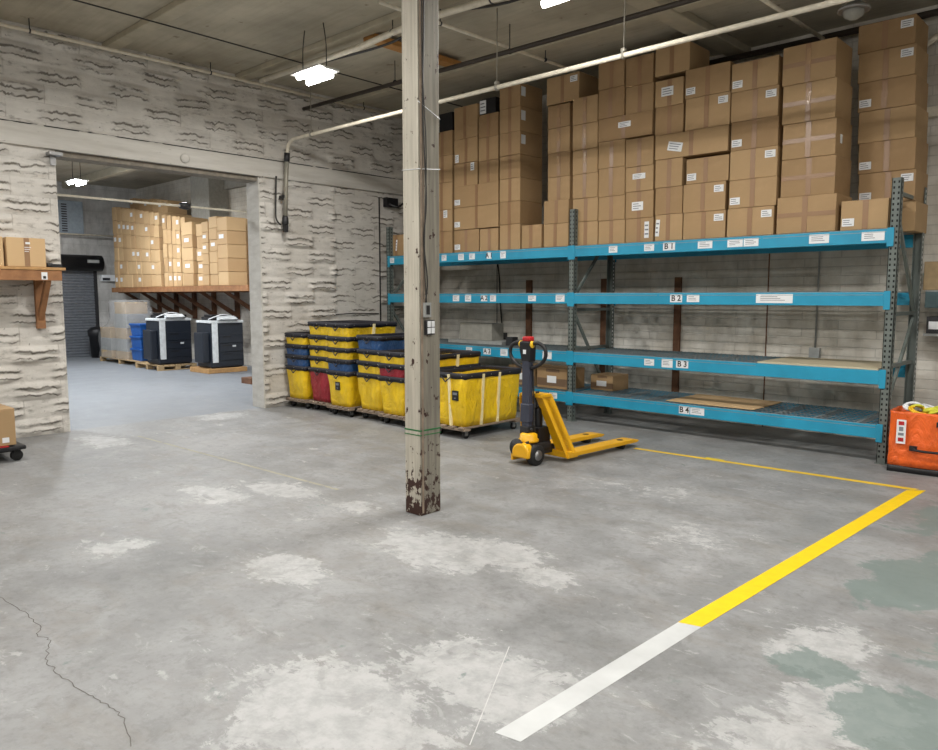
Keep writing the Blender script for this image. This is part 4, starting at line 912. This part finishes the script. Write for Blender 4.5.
def ringmesh(mb, rows, m=0, cap0=True, cap1=False):
    n_ = len(rows[0]); vs = [p for r_ in rows for p in r_]; fs = []
    for i in range(len(rows) - 1):
        for k in range(n_): fs.append((i * n_ + k, i * n_ + (k + 1) % n_, (i + 1) * n_ + (k + 1) % n_, (i + 1) * n_ + k))
    if cap0: fs.append(tuple(range(n_))[::-1])
    if cap1: fs.append(tuple((len(rows) - 1) * n_ + k for k in range(n_)))
    mb.add(vs, fs, m, True)
b = MB(); ringmesh(b, [bag_ring(z, 0, .02) for z in (.06, .12, .18, .24, .30, .36, .42, .48, .54, .56)] + [bag_ring(z, .012, .02) for z in (.56, .5, .4, .3, .2, .1)], 0, True, True)
b.build('body', M['orange'], bg)
b = MB(); ringmesh(b, [bag_ring(z, -.006, .004) for z in (.0, .03, .062)], 0, True, True); b.build('base', M['black'], bg)
for zz, xx in ((.47, -.02), (.235, -.22), (.47, .38)):
    h_ = MB(); x_ = xx
    h_.tube(curve_pts([(x_ - .14, -.03, zz), (x_ - .11, -.055, zz - .01), (x_, -.065, zz - .012), (x_ + .11, -.055, zz - .01), (x_ + .14, -.03, zz)], 6), .012, 8)
    for e in (-.14, .14): h_.box(x_ + e - .03, x_ + e + .03, -.045, -.018, zz - .02, zz + .025)
    h_.build('handle', M['black'], bg)
MB().box(-.50, -.425, -.035, -.030, .27, .49, 0).box(-.485, -.44, -.0365, -.035, .44, .475, 1).box(-.48, -.445, -.0365, -.035, .385, .425, 2).box(-.485, -.44, -.0365, -.035, .345, .37, 2).box(-.485, -.44, -.0365, -.035, .29, .325, 1).build('instruction_label', [M['paper'], M['red'], M['ink_grey']], bg)
rs = random.Random(5); ORDF = ['first'] + ORD[1:]
SC = ['paper', 'lime', 'black', 'yellow_btn', 'green', 'paper', 'lime', 'black'] + ['lime', 'lime', 'black', 'green', 'yellow_btn', 'paper', 'lime', 'green', 'black', 'lime', 'yellow_btn', 'paper', 'green', 'lime']
SN = {'lime': 'yellow green', 'black': 'black', 'green': 'green', 'yellow_btn': 'golden yellow', 'paper': 'white'}
# fill under the straps
tag(MB().box(-1.30 - BW + .03, -1.30 + BW - .03, 7.72, 8.04, .10, .50).build('packed_straps', M['black'], bevel=.03), 'dark packed straps filling the orange bag below the loose ones', 'straps', kind='stuff')
for i in range(22):
    cx, cy = -1.30 + (-.44 + .88 * ((i * 5) % 22) / 21), 7.78 + rs.uniform(0, .18); r0 = rs.uniform(.045, .095); z0 = .51 + rs.uniform(.01, .035); pts = []
    a0 = rs.uniform(0, 6); tilt = rs.uniform(.1, .5)
    for q in range(22):
        a = a0 + q * .62; rr_ = r0 * (1 - .02 * q)
        pts.append((cx + rr_ * math.cos(a), cy + rr_ * .7 * math.sin(a), z0 + .035 + rr_ * tilt * math.sin(a + i) + .001 * q))
    tag(MB().tube(curve_pts(pts, 3), rs.uniform(.009, .015), 6).build('coiled_strap', M[SC[i]]), 'coiled %s strap on the orange bag, %s from the left' % (SN[SC[i]], ORDF[(i * 5) % 22]), 'strap', 'loose straps in the orange bag')
# ---------------------------------------------------------------- far room
struct(MB().box(-17.30, -16.45 + .02, RY - .5, RY, 3.33, CEIL).build('trim_far_duct', M['concrete_pale'], bevel=.01))
struct(MB().box(-16.43, -13.9, RY - .12, RY, 4.1, 4.3).build('trim_far_ledge', M['concrete_pale']))
# roll-up door
D_ = thing('roll_up_door', 'grey steel roll-up door with dark drum housing in the far room', 'door', (FX, 6.6, 0))
b = MB(); z = 0
while z < 2.3: 
    b.prism([(.03, -1.35, z), (.055, -1.35, z + .012), (.055, -1.35, z + .05), (.03, -1.35, z + .068)], (0, 2.7, 0)); z += .075
b.box(.01, .032, -1.35, 1.35, 0, 2.32); b.build('slat_curtain', M['slat'], D_)
MB().lathe([(.21, -1.55), (.21, 1.48)], (.24, 0, 2.50), 24, 0, 'y').box(.0, .24, -1.55, 1.48, 2.3, 2.71).build('drum_housing', M['black'], D_)
MB().box(.01, .06, 1.33, 1.42, 0, 2.5).box(.01, .06, -1.42, -1.33, 0, 2.5).build('guide_rail', M['steel_dark'], D_)
MB().box(.451, .453, 1.05, 1.35, 2.5, 2.58).build('sticker', M['grey_paint'], D_)
t = thing('vent_panel', 'pale blue grey vent cabinet with a louvred strip high in the far room', 'vent', (FX, 7.3, 3.25))
MB().box(.0, .25, -.4, .38, 0, .85).build('cabinet', simple('pale_blue_grey', (146, 158, 168), .5), t, bevel=.01)
lv = MB()
for k in range(12): lv.box(.25, .262, -.16, -.03, .05 + k * .062, .08 + k * .062)
lv.build('louvre', M['steel_dark'], t)
pipe('conduit', [(FX + .35, 4.0, 3.22), (FX + .35, 8.9, 3.24)], .02, 'pipe', 'pale pipe above the roll-up door in the far room', 'pipe')
pv = pipe('conduit', [(-10.25, 2.9, 2.865), (-10.25, 6.2, 2.865)], .015, 'pipe', 'thin pale pipe across the opening just behind the rock-faced wall', 'pipe', [(-10.25, 3.0, 2.865), (-10.25, 6.1, 2.865)])
MB().lathe([(.04, -.07), (.05, -.03), (.05, .03), (.04, .07)], (-10.25, 5.06, 2.87), 12, 0, 'y').build('valve', M['steel_dark'], pv)
tag(MB().lathe([(.15, 0), (.19, .55), (.20, .56), (.22, .60), (.22, .72), (.14, .80), (.02, .82)], (-20.85, 7.72, 0), 20).build('trash_can', M['black']), 'black lidded trash can beside the roll-up door in the far room', 'trash can')
# timber shelf with brackets along the rear wall
FS = thing('wall_shelf', 'long timber shelf on wooden brackets carrying the kraft cartons in the far room', 'shelf', (-17.0, RY, 0))
MB().box(-3.45, 3.35, -1.2, -.005, 1.80, 1.84).box(-3.45, 3.35, -1.2, -1.16, 1.72, 1.80).build('board', M['wood_brown'], FS, bevel=.004)
for xx in (-3.2, -2.2, -1.2, -.2, .9, 2.0, 3.25):
    b = MB().box(xx - .045, xx + .045, -.10, -.01, 1.05, 1.72).box(xx - .04, xx + .04, -1.12, -.10, 1.70, 1.795)
    b.prism([(xx - .03, -.10, 1.12), (xx - .03, -.10, 1.24), (xx - .03, -.86, 1.70), (xx - .03, -.98, 1.70)], (.06, 0, 0)); b.build('bracket', M['wood_red'], FS)
fm = {}
def far_box(x0, x1, z0, h, y0, dpt, lab, label_flag):
    key = (round(x1 - x0, 3), round(h, 3), dpt)
    if key not in fm:
        fm[key] = MB().box(-(x1 - x0) / 2 + .008, (x1 - x0) / 2 - .008, 0, dpt, .002, h - .003).mesh('carton', M['kraft'])
    o = bpy.data.objects.new('carton', fm[key]); C.objects.link(o); o.location = ((x0 + x1) / 2, y0, z0)
    bv = o.modifiers.new('bevel', 'BEVEL'); bv.width = .008; bv.segments = 1
    wd = x1 - x0
    if label_flag:
        MB().box(-wd * .28, wd * .12 + .02, -.004, -.001, h * .45, h * .75).build('shipping_label', M['paper'], o)
    tag(o, lab, 'cardboard box', 'kraft cartons on the far room shelf')
rf = random.Random(21); cols = []
for k in range(10): cols.append((-20.35 + .268 * k, -20.35 + .268 * (k + 1) - .004, 6, 2.07 - .036 * k, 8.05 + rf.uniform(0, .02), .9))
for k in range(5): cols.append((-17.60 + .222 * k, -17.60 + .222 * (k + 1) - .004, 5, 1.68 - .03 * k, 8.10 + rf.uniform(0, .03), .9))
cols += [(-16.46, -15.98, 5, 1.42, 8.02, .9), (-15.95, -15.62, 5, 1.36, 8.10, .85), (-15.59, -15.30, 6, 1.38, 8.04, .9), (-15.27, -14.92, 6, 1.46, 8.04, .9), (-14.89, -14.47, 5, 1.42, 8.02, .45)]
n_c = len(cols)
for ci, (x0, x1, n, H, y0, dpt) in enumerate(cols):
    for k in range(n):
        far_box(x0, x1, 1.842 + k * H / n, H / n, y0 + rf.uniform(0, .02), dpt, 'kraft carton on the far room shelf, %s layer, %s column from left' % (ORD[k] if k else 'lowest', ORD[ci] if ci else 'first'), rf.random() < .35)
for k in range(8):
    cx0, cx1, n, H, y0, dpt = cols[k + 1]
    far_box(cx0, cx1, 1.842 + H, .27 + .035 * (k > 3), 8.42, .5, 'kraft carton on top of the tall far stack, %s from the left' % (ORD[k] if k else 'first'), k % 3 == 0)
# pallets, copiers, blue bin, wrapped goods
def pallet(x0, x1, y0, y1, label):
    t = thing('pallet', label, 'pallet', (x0, y0, 0))
    b = MB(); n = 7
    for k in range(n):
        ya = (y1 - y0 - .09) * k / (n - 1); b.box(0, x1 - x0, ya, ya + .09, .10, .118)
    for xx in (0, (x1 - x0) / 2 - .05, x1 - x0 - .1):
        b.box(xx, xx + .1, 0, y1 - y0, .082, .0995); b.box(xx, xx + .1, 0, y1 - y0, 0, .018)
        for yy in (0, (y1 - y0) / 2 - .06, y1 - y0 - .12): b.box(xx, xx + .1, yy, yy + .12, .018, .082)
    b.build('deck', M['pallet'], t); return t
pallet(-17.22, -16.02, 7.18, 8.05, 'wooden pallet under the left copier in the far room')
pallet(-19.65, -17.30, 7.32, 8.3, 'wooden pallet under the wrapped goods in the far room')
tag(MB().box(-15.45, -14.62, 7.60, 8.50, 0, .10).build('timber_plinth', M['wood'], bevel=.01), 'solid pale timber plinth under the right copier in the far room', 'plinth')
def copier(x, y, z, w_, d_, h_, label):
    t = thing('copier', label, 'copier', (x, y, z), 0, 'copiers in the far room')   # origin: front left floor corner; front faces +x
    MB().box(-d_, 0, .05, w_, .02, h_ - .10).box(-d_ + .02, -.03, .07, w_ - .02, 0, .03).build('body', M['copier_dark'], t, bevel=.025)
    MB().box(-d_ + .02, .012, .03, w_ + .01, h_ - .10, h_ - .045).build('top_panel', M['copier_white'], t, bevel=.012)
    MB().box(.003, .022, .07, .20, .12, h_ - .10).build('side_strip', M['copier_white'], t, bevel=.006)
    MB().box(-d_ + .08, -.08, .12, w_ - .05, h_ - .045, h_ + .03).box(-d_ + .12, -.15, .16, w_ - .2, h_ + .03, h_ + .075).build('document_feeder', M['black'], t, bevel=.02)
    cp = MB(); cp.prism([(-.05, .22, h_ - .044), (.10, .22, h_ - .02), (.10, .22, h_ - .005), (-.05, .22, h_ + .05)], (0, .4, 0)); cp.build('control_panel', M['copier_white'], t)
    MB().tube(curve_pts([(-.1, .05, h_ - .02), (.02, .3, h_ + .08), (-.05, .55, h_ + .05)], 6), .012, 6).build('cable', M['paper'], t)
    for k in range(3):
        z0 = .16 + k * (h_ - .5) / 3.0
        dr = MB().box(.002, .016, .24, w_ - .04, z0, z0 + (h_ - .5) / 3.0 - .015).build('drawer', M['copier_dark'], t, bevel=.006)
        MB().box(.0165, .019, w_ * .38, w_ * .62, z0 + .12, z0 + .145).build('handle', M['black'], dr)
    MB().box(.017, .019, w_ * .66, w_ * .76, h_ * .42, h_ * .455).build('badge', M['copier_white'], t)
    MB().box(-d_ * .75, -d_ * .1, -.10, .05, .12, h_ * .72).build('side_tray', M['copier_dark'], t, bevel=.02)
copier(-16.12, 7.20, .119, .80, .62, 1.06, 'dark copier with pale strip standing on a slatted pallet, left of the two')
copier(-14.68, 7.66, .101, .80, .62, 1.05, 'dark copier with pale strip standing on a solid timber base, right of the two')
for k in range(3):
    bb = MB(); bb.prism([(-.26, -.22, .002), (.26, -.22, .002), (.28, -.24, .26), (-.28, -.24, .26)], (0, .46, 0)); bb.box(-.30, .30, -.26, .26, .24, .287)
    o = bb.build('plastic_crate', M['bin_blue'], bevel=.01, loc=(-17.62, 7.62, .119 + k * .288))
    if k == 2: MB().box(.281, .284, -.1, .08, .06, .16).build('label', M['grey_paint'], o)
    tag(o, 'blue plastic crate left of the left copier, %s of three' % ('lowest', 'middle', 'topmost')[k], 'crate', 'blue crates in the far room')
rw = random.Random(9); WPX = [(-19.2, 7.55), (-18.45, 7.62)]
kk = 0
for ci, (cx, cy) in enumerate(WPX):
    z = .12
    for k in range(5 if ci else 3):
        h = [.18, .3, .26, .34, .28][k]; w2 = rw.uniform(.30, .36); o = MB().box(-w2, w2, -.24, .3, 0, h - .003).build('parcel', M['grey_paint' if k in (1, 3) else 'tan'], bevel=.01, loc=(cx, cy, z + .001))
        tag(o, 'wrapped parcel in the far room pallet load, %s in the %s pile' % (ORD[k], 'left' if ci == 0 else 'right'), 'parcel', 'parcels wrapped in clear film'); z += h
fb = MB(); rows = []
for k, z in enumerate([.12, .3, .5, .7, .86, .95, 1.1, 1.3, 1.45, 1.53]):
    xl = -19.62 if z < .8 else (-19.62 + (z - .8) * 4 if z < .97 else -18.90); xr = -17.99 - (.0 if z < 1.4 else .15); pr = []
    hx, mx = (xr - xl) / 2, (xr + xl) / 2
    for q in range(40):
        a = 2 * PI * q / 40; c, s2 = math.cos(a), math.sin(a); r_ = 1 / max(abs(c), abs(s2))
        pr.append((mx + r_ * c * hx + .03 * noise.noise(Vector((a * 4, z * 5, 7))), 7.64 + r_ * s2 * .34 + .03 * noise.noise(Vector((a * 4, z * 5, 0))), z + .02 * noise.noise(Vector((a * 2, z, 3)))))
    rows.append(pr)
ringmesh(fb, rows, 0, False, True)
tag(fb.build('stretch_wrap', M['film']), 'clear stretch film around the pallet load under the far room shelf', 'plastic film')
tag(MB().box(-20.3, -19.9, 7.50, 7.9, 2.02, 2.16).box(-20.28, -19.92, 7.49, 7.5, 2.04, 2.1, 1).build('projector', [M['paper'], M['navy']], bevel=.01).__class__ and bpy.data.objects['projector'], 'small white and navy box at the left end of the far room shelf', 'box') if False else None
lw = thing('wooden_block', 'small dark wooden block with pale end on the floor beside the right pier', 'wood block', (-12.4, 7.3, 0))
MB().box(-.25, .1, -.08, .12, 0, .11).build('block', M['wood_red'], lw, bevel=.004)
MB().box(.1, .26, -.06, .10, .02, .10).build('end_piece', M['pallet'], lw, bevel=.004)
tag(MB().box(-14.9, -14.8, RY - .9, RY - .75, .0, 1.7).build('shelf_prop', M['wood_red']), 'thin upright timber prop under the right end of the far room shelf', 'prop') if False else None
pipe('conduit', [(-13.7, RY - .016, 3.9), (-13.7, RY - .016, .4)], .015, 'cable', 'thin dark conduit on the far room wall next to the right pier', 'conduit')
tag(MB().box(FX, FX + .12, 8.12, 8.5, 2.03, 2.2, 0).box(FX + .12, FX + .122, 8.14, 8.34, 2.05, 2.12, 1).build('sign_box', [M['paper'], M['navy']], bevel=.006), 'small white and navy box on the wall between roll-up door and far shelf', 'sign box')
